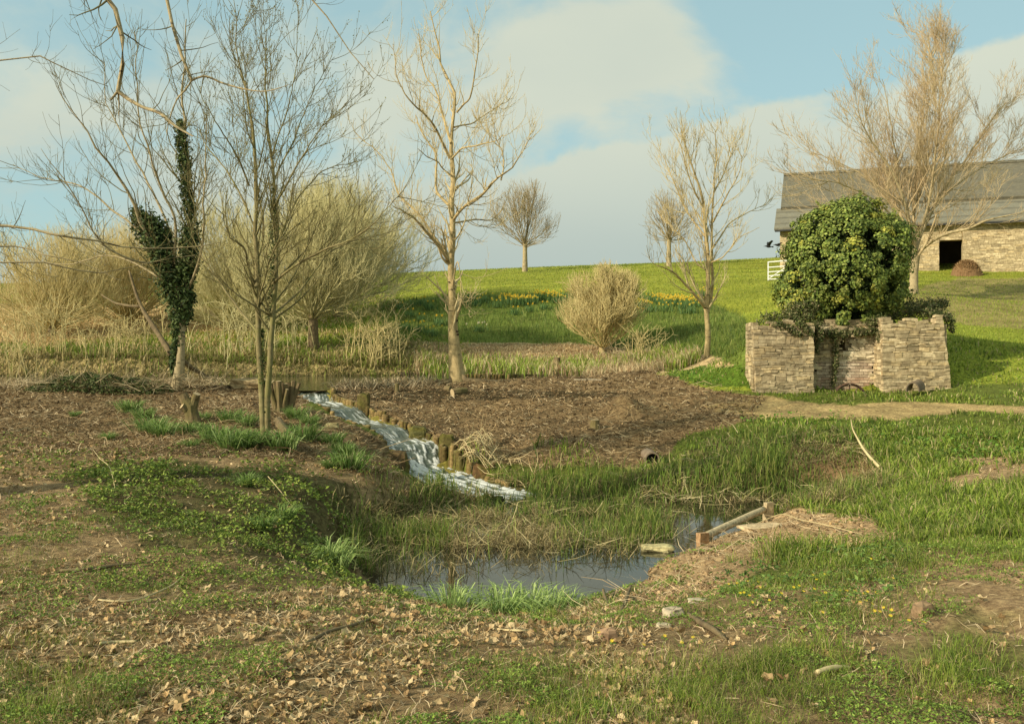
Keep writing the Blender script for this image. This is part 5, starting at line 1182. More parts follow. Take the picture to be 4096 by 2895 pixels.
# pond-edge reeds
m = MB(); x, y = sample(120000, 30.5, 37.5); z = H(x, y); u, v = uvof(x, y, z); k = (((v > 356) & (y < 35.5) & (u < 660)) | (wz('straw', x, y, .5) & (u < 760))) & ((z > POND_Z - .25)) & ((y > 31.3) | (u > 620) | (u < 240)); x, y, z = x[k], y[k], z[k]; u, v = u[k], v[k]
tall = (y < 34.0) & (u < 700); g = tall & (rng.uniform(0, 1, len(x)) < np.where(u > 420, .38, .1) * sstep(fbm(x * .5, y, 3, 3), .3, .6) * 1.6)
lft = (u < 415); tall &= ~lft | (rng.uniform(0, 1, len(x)) < .25); hh = np.where(tall, rng.uniform(.2, .6, len(x)), rng.uniform(.04, .16, len(x)) * (1 + lft)) * (.5 + fbm(x * .9, y * 2, 8, 3))
V, q_, t_, c_ = blades(np.stack([x, y, np.maximum(z, POND_Z - .05)], 1), hh, .03, np.where(tall, rng.uniform(.1, .6, len(x)), rng.uniform(.6, 2.5, len(x))), np.where(g[:, None], pal(len(x), [(.25, .36, .045), (.34, .42, .07)]), np.where(lft[:, None], pal(len(x), [(.34, .28, .11), (.26, .22, .08), (.46, .37, .18), (.20, .20, .05)]), pal(len(x), [(.62, .50, .28), (.50, .38, .20), (.72, .60, .36), (.42, .28, .15)])) * np.where(tall, 1, .92)[:, None])); m.add(V, q_, t_, c_)
x, y = sample(16000, 23, 27.5); z = H(x, y); u, v = uvof(x, y, z); k = (u < 430) & (v < 393) & (z > .25) & (rng.uniform(0, 1, len(x)) < np.where((u > 300) | (u < 210), .9, .25)) & ~((u > 295) & (u < 312) & (v > 384)); x, y, z = x[k], y[k], z[k]
V, q_, t_, c_ = blades(np.stack([x, y, z], 1), rng.uniform(.08, .38, len(x)), .022, rng.uniform(.4, 2.6, len(x)), pal(len(x), [(.55, .43, .25), (.42, .31, .17), (.66, .53, .33), (.25, .18, .09)])); m.add(V, q_, t_, c_)
stuff('pond_reeds', m, M['grassy'], 'pale cut reeds and fresh green shoots fringing the pond', 'reeds')

# far left bank: rough scrub grass
m = MB(); x, y = sample(70000, 32, 62); z = H(x, y); u, v = uvof(x, y, z); k = (u < 470) & (v < 366) & ((u < 400) | (v > 338)) & (z > .35); x, y, z, u, v = x[k], y[k], z[k], u[k], v[k]
tan = wz('tan_l', x, y); gg = sstep(fbm(x * .35, y * .5, 44, 3), .45, .6); rr_ = rng.uniform(0, 1, len(x))
col = np.where((tan | (rr_ > .25 + .7 * gg))[:, None], pal(len(x), [(.58, .42, .20), (.50, .38, .18), (.66, .51, .26), (.38, .31, .12)]), pal(len(x), [(.19, .27, .035), (.26, .33, .05)]))
V, q_, t_, c_ = blades(np.stack([x, y, z], 1), rng.uniform(.08, .35, len(x)), .04, rng.uniform(.3, 1.6, len(x)), col); m.add(V, q_, t_, c_)
stuff('scrub_grass', m, M['grassy'], 'rough tan and olive scrub grass on the far left bank', 'grass')

def leaf_template(k):
    r0 = np.random.default_rng(100 + k); n = 11; a = np.linspace(0, 2 * np.pi, n, endpoint=False)
    rad = np.array([1, .72, .9, .66, .8, .6, .42, .6, .8, .66, .9]) * r0.uniform(.85, 1.15, n)
    P = np.stack([rad * np.cos(a), rad * np.sin(a) * .9, 0 * a], 1); fold = r0.uniform(.2, 1.3); cu = r0.uniform(-.6, 1.2)
    P[:, 2] = np.abs(P[:, 1]) * fold + P[:, 0] ** 2 * cu * .6 + r0.normal(0, .10, n)
    c = np.array([[0, 0, -.03]]); V = np.concatenate([c, P, P * .5 + [0, 0, -.02] + r0.normal(0, .05, P.shape) * [0, 0, 1]]); V -= [0, 0, V[:, 2].min() * .6]
    k = np.arange(n); kk = (k + 1) % n
    return V * .5, np.stack([12 + k, 1 + k, 1 + kk, 12 + kk], 1), np.stack([0 * k, 12 + k, 12 + kk], 1)
TPL = [leaf_template(k) for k in range(8)]
def scatter_leaves(pos, size, col, tilt=.5):
    mb = MB(); N = len(pos); kk = rng.integers(0, 8, N)
    for j in range(8):
        s = kk == j; n_ = s.sum()
        if not n_: continue
        V0, Q0, T0 = TPL[j]; a = rng.uniform(0, 6.28, n_); nz = unit(np.stack([rng.normal(0, tilt, n_), rng.normal(0, tilt, n_), np.ones(n_)], 1)); xx = unit(np.cross(nz, np.stack([np.cos(a), np.sin(a), 0 * a], 1))); yy = np.cross(nz, xx)
        V = (V0[None, :, 0:1] * xx[:, None] + V0[None, :, 1:2] * yy[:, None] + V0[None, :, 2:3] * nz[:, None]) * np.broadcast_to(size, (N,))[s][:, None, None] + pos[s][:, None]
        o_ = np.arange(n_)[:, None, None] * len(V0); mb.add(V.reshape(-1, 3), (Q0[None] + o_).reshape(-1, 4), (T0[None] + o_).reshape(-1, 3), np.repeat(col[s], len(V0), 0))
    return mb
# chopped brush over the cleared earth
m = MB(); x, y = sample(120000, 12.5, 28); k = (wz('mulch_r', x, y, .8) | wz('mulch_l', x, y)) & ~instream(x, y) & (H(x, y) > POND_Z * (y > 22) - .9); x, y = x[k], y[k]
cl_ = fbm(x * 1.1, y * 1.1, 101, 4); V, q_, c_ = straws(onground(x, y, .008), rng.uniform(.04, .22, len(x)), .0095 * y / 16, pal(len(x), [(.16, .105, .05), (.36, .26, .135), (.09, .06, .03), (.60, .48, .29), (.25, .17, .085)], [.26, .27, .15, .12, .2]) * (.55 + .95 * cl_)[:, None] , .28); m.add(V, q_, None, c_)
x, y = sample(1600, 13, 27); k = (wz('mulch_r', x, y, .8) | wz('mulch_l', x, y)) & ~instream(x, y); x, y = x[k], y[k]
V, q_, c_ = straws(onground(x, y, .02), rng.uniform(.3, 1.0, len(x)), .016, pal(len(x), [(.35, .26, .14), (.20, .14, .07), (.12, .08, .04)]), .12); m.add(V, q_, None, c_)
x, y = sample(15000, 12.5, 27); k = (wz('mulch_r', x, y, .8) | wz('mulch_l', x, y)) & ~instream(x, y); x, y = x[k], y[k]
mc = scatter_leaves(onground(x, y, .006), rng.uniform(.03, .085, len(x)) * y / 17, pal(len(x), [(.12, .08, .04), (.24, .165, .085), (.40, .29, .15), (.08, .055, .03)], [.35, .35, .12, .18]), .7)
m.V += mc.V; m.C += mc.C; m.Q += [q + m.n for q in mc.Q]; m.T += [t + m.n for t in mc.T]; m.n += mc.n
stuff('brush_litter', m, M['dry'], 'chopped twigs and wood chips strewn over the cleared brown earth', 'wood litter')

# leaf litter, stalks and herbs of the near bank
LC = [(.44, .315, .155), (.37, .25, .12), (.50, .375, .20), (.27, .175, .08), (.46, .31, .14), (.55, .42, .23)]
def litter_w(x, y):
    u, v = uvof(x, y, H(x, y)); f = fbm(x * 1.3, y * 1.3, 111, 4)
    w_ = np.where((u < 640 + (v - 600) * .3), .35 + 1.3 * sstep(f, .42, .6), .30 * sstep(f, .5, .65))
    w_ = np.where(inpoly(u, v, [(380, 590), (440, 596), (600, 592), (640, 600), (560, 640), (400, 640), (330, 600), (300, 565), (345, 565)]), 2.2, w_)
    w_ = np.where(wz('herb', x, y) | wz('herb2', x, y), .22, w_); return np.where((H(x, y) < POOL_Z + .06) | (u > 640) & (y > 9) & (u < 760), w_ * .1, w_)
x, y = sample(26000, 3.3, 14, .64); k = (rng.uniform(0, 1, len(x)) * 1.6 < litter_w(x, y)) & ~instream(x, y); x, y = x[k], y[k]
mb = scatter_leaves(onground(x, y, .006), rng.uniform(.022, .06, len(x)) * np.clip(y / 7, 1, 1.5), pal(len(x), LC)); 
x, y = sample(60000, 3.3, 14.5, .64); k = (rng.uniform(0, 1, len(x)) * 1.3 < litter_w(x, y) + .2) & ~instream(x, y) & (H(x, y) > POOL_Z + .04); x, y = x[k], y[k]
V, q_, c_ = straws(onground(x, y, .005), rng.uniform(.02, .10, len(x)), .0045 * y / 6, pal(len(x), [(.46, .34, .19), (.34, .24, .12), (.20, .13, .06), (.58, .46, .28)]), .35); mb.add(V, q_, None, c_)
x, y = sample(9000, 7, 13.5, .66); k = wz('dirt_r', x, y, 1.3) & (H(x, y) > POOL_Z + .03); x, y = x[k], y[k]
V, q_, c_ = straws(onground(x, y, .008), rng.uniform(.05, .5, len(x)) ** 1.2, .006 * y / 9, pal(len(x), [(.56, .44, .26), (.42, .30, .16), (.28, .19, .10)]), .15); mb.add(V, q_, None, c_)
x, y = sample(14000, 6.5, 13.5, .66); k = wz('dirt_r', x, y, 1.5) & (H(x, y) > POOL_Z + .0); x, y = x[k], y[k]; mc = scatter_leaves(onground(x, y, .0), rng.uniform(.015, .075, len(x)), pal(len(x), [(.34, .24, .13), (.24, .16, .085), (.46, .33, .18)]), .8)
mb.V += mc.V; mb.C += mc.C; mb.Q += [q + mb.n for q in mc.Q]; mb.T += [t + mb.n for t in mc.T]; mb.n += mc.n
stuff('leaf_litter', mb, M['deadleaf'], 'brown dead leaves and broken stalks littering the near bank', 'leaf litter')
# herbs
m = MB()
def herbs(N, y0, y1, sel, hmax, size, cols, clf=3.2):
    x, y = sample(N, y0, y1, .66); k = sel(x, y) & (H(x, y) > POOL_Z + .04) & ~instream(x, y); x, y = x[k], y[k]; f = fbm(x * clf, y * clf, 121, 3); k = rng.uniform(0, 1, len(x)) < sstep(f, .33, .55); x, y, f = x[k], y[k], f[k]
    hh = hmax * sstep(f, .3, .75) * rng.uniform(.35, 1.05, len(x)); P_ = onground(x, y, .01); P_[:, 2] += hh
    V, q_, c_ = leaves(P_, rng.normal(0, .55, (len(x), 3)) + [0, 0, 1], rng.uniform(.6, 1.3, len(x)) * size * np.clip(y / 7, .8, 1.6), pal(len(x), cols) * (.65 + .6 * (hh / hmax))[:, None], .55, .25); m.add(V, None, q_, c_)
HC = [(.14, .20, .028), (.20, .26, .04), (.10, .145, .024), (.27, .32, .06)]
herbs(120000, 5.2, 14, lambda x, y: wz('herb', x, y, 2.0) | (wz('herb', x, y, 4.5) & (fbm(x*2,y*2,77,3) > .5)), .13, .034, HC)
herbs(50000, 4.5, 9, lambda x, y: wz('herb2', x, y, 2), .07, .030, HC)
herbs(170000, 3.4, 10, lambda x, y: (fbm(x * 1.3, y * 1.3, 131, 3) > .45), .05, .022, [(.15, .22, .035), (.22, .30, .05), (.11, .17, .03)], 5)
herbs(26000, 8, 15, lambda x, y: (uvof(x, y, 0)[0] < 400) & (fbm(x * .9, y * .9, 133, 3) > .46), .06, .035, HC)
herbs(22000, 4, 8.5, lambda x, y: inpoly(*uvof(x, y, H(x, y)), [(700, 560), (900, 545), (930, 580), (860, 620), (720, 600)]), .10, .04, [(.10, .17, .03), (.15, .22, .05), (.08, .14, .03)])
herbs(18000, 13, 19, lambda x, y: inpoly(*uvof(x, y, H(x, y)), [(740, 416), (840, 416), (1024, 440), (1024, 480), (960, 480), (860, 430), (740, 436)]), .16, .05, [(.09, .17, .022), (.13, .23, .03)])
herbs(26000, 6, 11.5, lambda x, y: inpoly(*uvof(x, y, H(x, y)), [(325, 530), (360, 540), (400, 575), (440, 592), (400, 604), (320, 580)]), .12, .035, HC)
stuff('ground_herbs', m, M['leafy'], 'low leafy green herbs carpeting the near bank', 'ground cover')

# ------------------------------------------------------------------ timber stakes along the cascade
WOODC = [(.12, .085, .032), (.18, .125, .045), (.09, .065, .022), (.25, .175, .07), (.11, .09, .03)]
MOSS = np.array([.12, .11, .025])
def side_pt(t, k, sgn=1):
    i_ = np.clip(np.searchsorted(ts, t), 1, len(ts) - 1); return np.array([cx[i_] + sgn * nx[i_] * chw[i_] * k, cy[i_] + sgn * ny[i_] * chw[i_] * k]), cz[i_]
def stake_mesh(h, r, k):
    r0 = np.random.default_rng(k); mb = MB(); n = 9; zz = np.array([0, .3, .6, .9, 1.0]) * h
    P = np.stack([r0.normal(0, .006, 5), r0.normal(0, .006, 5), zz], 1); V, Q = tubes(P[None], np.array([[1.05, 1, .98, .97, .85]]) * r, n)
    V = V + r0.normal(0, .007, V.shape); V = np.concatenate([V, [[0, 0, h + .01]]]); nt = 4 * n
    m_ = (r0.uniform(0, 1, len(V)) < .12 + .35 * (V[:, 2] < h * .4)); c = np.array(WOODC[k % 5]) * r0.uniform(.8, 1.2); C = np.where(m_[:, None], MOSS * r0.uniform(.6, 1.3), c); C[-1] = (.34, .26, .13)
    mb.add(V, Q, [[nt + j, nt + (j + 1) % n, nt + n] for j in range(n)], C); return mb.mesh('stake', (0, 0, 0), True)
SM = {}
def stake(p, z0, z1, r, label, group, name='timber_stake', cat='stake', k=None):
    k = int(rng.integers(0, 14)) if k is None else k; key = (k, name)
    if key not in SM: SM[key] = stake_mesh(1.0, .062, k)
    o = bpy.data.objects.new(name, SM[key]); 
    if not SM[key].materials: SM[key].materials.append(M['wood'])
    o.location = (p[0], p[1], z0); o.scale = (r / .062, r / .062, z1 - z0); o.rotation_euler = (rng.normal(0, .05), rng.normal(0, .05), rng.uniform(0, 6))
    return tag(link(o), label, cat, group)
SG = 'mossy timber stakes lining the far side of the cascade'
t_ = .15; last = side_pt(.15, 1.1)[0]
for t_ in np.arange(.12, 9.2, .004):
    p, zw = side_pt(t_, 1.10 + .03 * math.sin(t_ * 9))
    if np.hypot(*(p - last)) < .112 or (5.35 < t_ < 5.9) or (2.35 < t_ < 2.5) or (6.25 < t_ < 6.75): continue
    last = p; q = p + 0.30 * np.array([nx[np.searchsorted(ts, t_)], ny[np.searchsorted(ts, t_)]]); zg_ = float(H(q[0], q[1]))
    hgt_ = np.interp(t_, [0, 1, 2.4, 2.6, 4, 4.6, 5.6, 6.6, 7, 8, 9.2], [.02, .01, .0, .04, .03, -.02, -.02, -.04, -.05, -.10, -.20]) + rng.normal(0, .025)
    if t_ > 3.4 and t_ < 4.3 and rng.uniform() < .35: continue
    stake(p, zw - .25, max(zg_ + hgt_, zw + .09 + .04 * (t_ < 6.8)), rng.uniform(.046, .066), 'mossy upright timber stake in the row holding the far side of the cascade', SG)
NG = 'short mossy stubs edging the near side of the cascade'
last = side_pt(.9, 1.15, -1)[0]
for t_ in np.arange(.9, 6.1, .01):
    p, zw = side_pt(t_, 1.12, -1)
    if np.hypot(*(p - last)) < .17: continue
    last = p; stake(p, zw - .2, zw + rng.uniform(.05, .13), rng.uniform(.05, .08), 'short dark mossy stub in the edging of the near side of the cascade', NG, 'edging_stub', 'stake')
# mossy blocks and rocks of the falls
def rock(name, label, cat, c, size, col, k=0, group=None, mat='wood', rot=0., moss=0.0, flat=1.0):
    r0 = np.random.default_rng(int(k) + 500); n1, n2 = 7, 11; th = np.linspace(0, np.pi, n1); ph = np.linspace(0, 2 * np.pi, n2, endpoint=False)
    A, B_ = np.meshgrid(th, ph, indexing='ij'); D = np.stack([np.sin(A) * np.cos(B_), np.sin(A) * np.sin(B_), np.cos(A)], -1)
    D = np.sign(D) * np.abs(D) ** (.5 if flat < 1 else .45); q = D * .5; q = q * (1 + .35 * (fbm(D[..., 0] * 1.7 + k * 3, D[..., 1] * 1.7 + D[..., 2] * 2.1, k, 4)[..., None] - .5) * 2)
    V = q.reshape(-1, 3) * np.asarray(size) + r0.normal(0, .012, (n1 * n2, 3)) * np.min(size) * 2; cz_, sz_ = math.cos(rot), math.sin(rot); V = np.stack([V[:, 0] * cz_ - V[:, 1] * sz_, V[:, 0] * sz_ + V[:, 1] * cz_, V[:, 2]], 1)
    i = np.arange(n1 * n2).reshape(n1, n2); j = np.roll(i, -1, 1); C = np.tile(np.asarray(col, float), (n1 * n2, 1)) * r0.uniform(.8, 1.2, (n1 * n2, 1)); mm = r0.uniform(0, 1, n1 * n2) < moss; C[mm] = MOSS * .9
    mb = MB(); mb.add(V, np.stack([i[:-1], i[1:], j[1:], j[:-1]], -1).reshape(-1, 4), C=C)
    o = part(name, mb.mesh(name, (0, 0, 0), False), M[mat]); o.location = tuple(map(float, c)); return tag(o, label, cat, group)
def on(u, v, dz=0.): p = G(u, v); return p + [0, 0, dz]
M['rockm'] = mat_attr('rock', .95, .1, 0, nscale=14, namt=.5)
pA, zA = side_pt(6.45, 1.35); rock('mossy_block', 'tall dark mossy block beside the biggest fall of the cascade', 'block', (pA[0], pA[1], zA + .02), (.36, .34, .72), (.11, .09, .03), 1, moss=.35)
pA, zA = side_pt(2.42, 1.15); rock('mossy_block', 'square dark mossy block between the two upper rows of stakes', 'block', (pA[0], pA[1], zA + .15), (.28, .26, .42), (.11, .085, .03), 2, moss=.3)
pA, zA = side_pt(4.9, .95); rock('mossy_rock', 'rounded mossy rock at the water edge below the lower stake row', 'rock', (pA[0], pA[1], zA + .12), (.34, .26, .26), (.09, .085, .03), 3, moss=.4)
pA, zA = side_pt(7.3, 1.25, -1); rock('tufa_lump', 'rusty brown lump on the near side of the lowest fall', 'rock', (pA[0], pA[1], zA + .15), (.42, .36, .55), (.11, .075, .035), 4, moss=.25, mat='rockm')
pA, zA = side_pt(7.0, .9, -1); rock('tufa_lump', 'smaller brown rock splashed by the fall, just above the larger rusty lump', 'rock', (pA[0], pA[1], zA + .05), (.26, .22, .30), (.17, .12, .05), 5, moss=.3, mat='rockm')
pA, zA = side_pt(7.9, 1.25); rock('tufa_lump', 'rusty wet rock under the last leaning stakes', 'rock', (pA[0], pA[1], zA + .08), (.40, .35, .36), (.12, .07, .03), 6, moss=.2, mat='rockm')
for k_, (t0, t1, kk_) in enumerate(((.35, 2.3, .93), (3.0, 4.3, .93), (4.7, 5.6, .95), (7.0, 7.7, 1.0))):
    n_ = 40; tt = np.linspace(t0, t1, n_); A = []
    for j, t_ in enumerate(tt):
        for s_ in np.linspace(0, 1, 8):
            p, zw = side_pt(t_, kk_ + .32 - .62 * s_ * (.75 + .5 * vnoise(np.array(j * .4), np.array(k_ * 3.), 3))); zz = zw + (.11 * (1 - s_) + .03) * math.sin(math.pi * min(1, (j + 1) / 5)) - .10 * (s_ > .95) + .05 * (vnoise(np.array(j * .9), np.array(s_ * 5), 7) - .5); A.append((p[0], p[1], zz))
    i = np.arange(n_ * 8).reshape(n_, 8); mb = MB(); A = np.array(A); mb.add(A, np.stack([i[:-1, :-1], i[1:, :-1], i[1:, 1:], i[:-1, 1:]], -1).reshape(-1, 4), C=np.array([.20, .17, .035]) * (.6 + .7 * fbm(A[:, 0] * 6, A[:, 1] * 6, 4, 3))[:, None])
    tag(part('moss_ledge', mb.mesh('moss_ledge', (0, 0, 0), True), M['wood']), ['yellow green moss ledge under the uppermost row of stakes', 'dark moss ledge under the middle gapped stakes', 'bright moss ledge under the lower stake row', 'mossy ledge beside the foot of the lowest fall'][k_], 'moss')
# branch pile right of the fall
bb = on(470, 462, .1); t = thing('branch_pile', 'pile of bare pale dead branches beside the lowest fall', 'branches', bb); lv = []
A = []
for k_ in range(16):
    u0, v0 = rng.uniform(452, 480), rng.uniform(440, 470); p0 = on(u0, v0, .05); p1 = on(u0 + rng.uniform(10, 34), v0 + rng.uniform(4, 26), rng.uniform(.03, .25)); A.append(resample([p0, (p0 + p1) / 2 + [0, 0, rng.uniform(.1, .3)], p1], [1, 1, 1], 8)[0])
A = np.array(A); Rr = np.full(A.shape[:2], .012) * np.linspace(1, .4, 8); l1 = spawn((A, Rr), 4, (.2, .6), seg=5, up=.1, jit=.2, rmin=.005)
part('branches', mesh_br([(A, Rr), l1], [5, 3], 'branches', bb), M['twig_pale'], t)

# ------------------------------------------------------------------ cut stumps, logs, coppice stools
M['endgrain'] = mat_noise('cut_wood', (.36, .27, .14), (.50, .39, .22), 18, .9, .2)
M['barkd'] = mat_bark('bark_dark', (.11, .08, .04), (.22, .16, .08), (.05, .035, .02), .5, (.14, .12, .04))
def cut(parent, pts, r, name='limb'):
    m = MB(); m.tube(pts, r, 10, jit=.004); o = part(name, m.mesh(name, parent.location, False), M['barkd'], parent)
    d = unit(np.asarray(pts[-1]) - np.asarray(pts[-2])); c = np.asarray(pts[-1]) + d * .006; a = unit(np.cross(d, [1, .3, .2])); b_ = np.cross(d, a); th = np.linspace(0, 2 * np.pi, 13)[:-1]
    V = np.concatenate([[c], c + r[-1] * 1.0 * (np.cos(th)[:, None] * a + np.sin(th)[:, None] * b_)]); m = MB(); m.add(V, None, [[0, 1 + j, 1 + (j + 1) % 12] for j in range(12)])
    e = part('cut_face', m.mesh('cut_face', parent.location), M['endgrain'], o); return o
p = on(194, 424); Ys = p[1]
st = thing('forked_stump', 'short forked stump sawn off at three arms in front of the ivy clad tree', 'stump', p)
cut(st, [p + [.02, 0, -.1], W(192, 415, Ys), W(190.5, 406, Ys), W(185.5, 400, Ys), W(182.5, 393.5, Ys)], [.17, .13, .12, .095, .085])
cut(st, [W(191, 412, Ys), W(193.5, 404, Ys), W(195, 399, Ys), W(196.8, 393.5, Ys - .02)], [.11, .085, .07, .068])
cut(st, [W(190.5, 411, Ys), W(186, 408, Ys - .06), W(182, 405.5, Ys - .10)], [.10, .075, .06])
p = on(284, 413); Ys = p[1]
st = thing('coppice_stool', 'coppice stool of many cut upright stems at the head of the cascade', 'stump', p)
for (u0, v0, u1, v1, r_) in ((276, 412, 271.5, 384, .055), (279, 413, 275, 381.5, .05), (281, 414, 278.5, 381, .06), (284, 414, 281.5, 382, .05), (285, 413, 285.5, 384, .045), (287, 413, 288.5, 382, .065), (290, 410, 293.5, 380.5, .05), (291, 407, 299, 382.5, .045), (278, 413, 270, 388, .035), (283, 413, 287, 389, .035)):
    dy = rng.uniform(-.15, .15); cut(st, [W(u0, v0 + 1.5, Ys + dy * .4), W((u0 * .6 + u1 * .4), (v0 * .6 + v1 * .4), Ys + dy * .7), W(u1, v1, Ys + dy)], [r_ * 1.2, r_, r_ * .9], 'stem')
def log(name, label, u0, v0, u1, v1, r, cat='log', lift=.6):
    a, b_ = on(u0, v0), on(u1, v1); a = a + [0, 0, r * lift]; b_ = b_ + [0, 0, r * lift]; t = thing(name, label, cat, a - [0, 0, r]); cut(t, [b_, (a + b_) / 2 + rng.normal(0, .01, 3), a], [r * .85, r, r], 'timber'); return t
log('fallen_log', 'reddish brown log lying behind the twin stemmed tree foot', 278, 424, 291, 440, .085)
log('short_log', 'short sawn log lying on the cleared earth, largest of the offcuts', 452.5, 395.5, 466, 393.5, .115)
log('wood_offcut', 'small pale offcut left of the short sawn log', 445.5, 390.5, 451, 391.5, .09)
def stump(label, u, v, h, r, lean=(0, 0)):
    p = on(u, v); t = thing('tree_stump', label, 'stump', p); cut(t, [p - [0, 0, .06], p + [lean[0] * .5, lean[1] * .5, h * .5], p + [lean[0], lean[1], h]], [r * 1.25, r, r * .95]); return t
stump('small pointed stump alone on the cleared earth left of the poplar', 397, 392, .22, .055)
stump('pale topped round stump on the cleared earth below the mound', 595, 429, .18, .10); stump('tiny pale stump touching the round pale topped stump', 590.5, 425, .14, .05)
p = on(557, 372); t = thing('root_stump', 'gnarled uprooted stump with spreading roots at the pond edge', 'stump', p)
cut(t, [p - [.1, 0, .05], p + [-.05, 0, .25], p + [.02, 0, .55]], [.26, .15, .12])
for k_ in range(9):
    a = rng.uniform(0, 6.28); l_ = rng.uniform(.4, 1.0); m = MB(); q = [p + [0, 0, .12], p + [math.cos(a) * l_ * .5, math.sin(a) * l_ * .4, rng.uniform(.1, .35)], p + [math.cos(a) * l_, math.sin(a) * l_ * .6, rng.uniform(-.02, .2)]]
    q, rr = resample(q, [.07, .05, .015], 7); m.tube(q, rr, 7, jit=.006); part('root', m.mesh('root', t.location), M['bark_brown'], t)
# pond edging of little round stubs
EG = 'little round timber stubs edging the pond behind the cleared earth'
for u in np.arange(462, 537, 3.4):
    p = W(u, 378, 26.9); z_g = float(H(p[0], p[1])); zt = W(u, 373.6, 26.9)[2]; stake(p, z_g - .3, max(zt, z_g + .05), .052, 'small round timber stub in the edging along the pond', EG, 'pond_edging_stub')
def plank(label, u0, v0, u1, v1, w_, h_, col, name='plank', lift=0.02):
    a, b_ = on(u0, v0, lift), on(u1, v1, lift); c = (a + b_) / 2; d = b_ - a; L_ = np.linalg.norm(d); mb = MB(); ex = unit(d); ey = unit(np.cross([0, 0, 1.], ex)); ez = np.cross(ex, ey)
    n = 8; V = []
    for s_ in np.linspace(-.5, .5, n):
        for (a1, b1) in ((-.5, -.5), (.5, -.5), (.5, .5), (-.5, .5)): V.append(ex * s_ * L_ + ey * a1 * w_ + ez * b1 * h_ + rng.normal(0, h_ * .08, 3))
    Q = [[4 * j + k, 4 * j + (k + 1) % 4, 4 * j + 4 + (k + 1) % 4, 4 * j + 4 + k] for j in range(n - 1) for k in range(4)] + [[3, 2, 1, 0], [4 * n - 4, 4 * n - 3, 4 * n - 2, 4 * n - 1]]
    mb.add(V, Q, C=col); o = part(name, mb.mesh(name, (0, 0, 0)), M['wood']); o.location = tuple(c); return tag(o, label, 'board')
plank('dark board edging the pond right of the round stubs', 537, 377, 556, 376.5, .12, .22, (.10, .09, .04), 'edging_board', .03)
plank('dark board at the pond edge left of the poplar', 398, 379, 424, 378, .1, .12, (.09, .07, .04), 'edging_board', .02)
plank('flat grey board lying on the cleared earth near the root stump', 574, 380, 602, 380.5, .16, .04, (.36, .30, .20))
plank('dark edging board behind the left bank earth', 150, 389, 262, 388, .10, .14, (.08, .06, .035), 'edging_board', .02)

# rail on two posts at the pool edge
ra, rbb = W(702.5, 540, 10.75), W(765, 512.5, 12.35)
t = thing('pool_rail', 'weathered round rail between two short posts at the right edge of the pool', 'rail', (ra[0], ra[1], ra[2] - .35))
m = MB(); q, rr = resample([ra + [0, 0, .04], (ra + rbb) / 2 + [0, 0, .05], rbb + [-.02, 0, .05]], [.048, .048, .045], 10); m.tube(q, rr, 10, jit=.0015, C=(.46, .37, .22)); part('rail', m.mesh('rail', t.location, True), M['wood'], t)
for (p, w_, hh, col) in ((W(702, 541, 10.72), .14, .24, (.36, .22, .11)), (W(768, 514, 12.38), .13, .36, (.42, .33, .19))):
    m = MB(); m.box(p + [0.01, 0, -.06], (w_, .07, hh + .1), .5, C=col, jit=.006); m.box(p + [.01, .10, -.08], (w_ * .8, .05, hh + .02), .5, C=np.array(col) * .8, jit=.006); part('post', m.mesh('post', t.location), M['wood'], t)
# flat stones at the water's edge, bone white stones and clods
rk = lambda lab, u, v, s_, col, k, rot=0., lift=.3, fl=.5, cat='stone', name='stone': rock(name, lab, cat, on(u, v) + [0, 0, s_[2] * lift], s_, col, k, rot=rot, mat='rockm', flat=fl)
rk('long flat pale stone jutting over the water, lower of the two', 648.5, 565, (.46, .20, .075), (.42, .36, .16), 21, .1, 1.3)
rk('flat pale stone stacked behind the one jutting over the water', 657, 560, (.38, .20, .085), (.46, .40, .20), 22, -.1, 1.8)
rk('broad flat sunken stone beside the rail', 762, 528, (.60, .30, .06), (.50, .38, .22), 23, .3, .3)
rk('white flat stone on the dirt above the split grey stone', 697, 602, (.15, .08, .03), (.48, .41, .28), 24, .1, .5)
rk('cracked grey white stone with a dark hollow on the near right dirt', 673, 617, (.15, .10, .07), (.38, .31, .21), 25, .5, .35)
rk('pale broken stone just below the cracked grey white stone', 664, 628, (.10, .07, .035), (.48, .40, .26), 26, .2, .4)
rk('brown angular clod lying in the near grass', 608, 640, (.12, .09, .07), (.30, .19, .11), 27, .4, .4, cat='clod', name='earth_clod')
rk('brown earth clod half hidden at the right among the grass', 923, 615, (.12, .10, .08), (.24, .16, .09), 28, .4, .4, cat='clod', name='earth_clod')
rk('pale stone at the near edge of the stream, by the tussocks', 332, 429, (.28, .18, .14), (.42, .34, .16), 29, .3, .35)
rk('sandy rock on the left bank beside the pond', 250, 387.5, (.9, .5, .28), (.34, .25, .13), 30, .1, .35)
rk('small bleached round stone among the tussocks', 347.5, 467, (.13, .10, .06), (.55, .48, .32), 31, .0, .4)
# sticks
def stick(label, pts, r, mat='twig_pale', name='stick', cat='stick'):
    P = [on(u, v, dz) for u, v, dz in pts]; q, rr = resample(P, r, 16); c = q[0]; m = MB(); m.tube(q, rr, 7, jit=min(r) * .06); o = part(name, m.mesh(name, c, True), M[mat]); o.location = tuple(c); return tag(o, label, cat)
pa_ = on(885, 474); Yc = pa_[1]; P = [pa_ + [0, 0, -.02], W(881, 468, Yc + .03), W(873, 460, Yc + .25), W(864, 449, Yc + .6), W(857, 437, Yc + .9), W(852.5, 428, Yc + 1.1), W(851, 419, Yc + 1.2)]
q, rr = resample(P, [.028, .026, .022, .019, .016, .012, .007], 18); m = MB(); m.tube(q, rr, 8); o = part('curved_stem', m.mesh('curved_stem', P[0], True), M['twig_pale']); o.location = tuple(P[0]); tag(o, 'long pale curved dead stem leaning over the reedy bank on the right', 'stem')
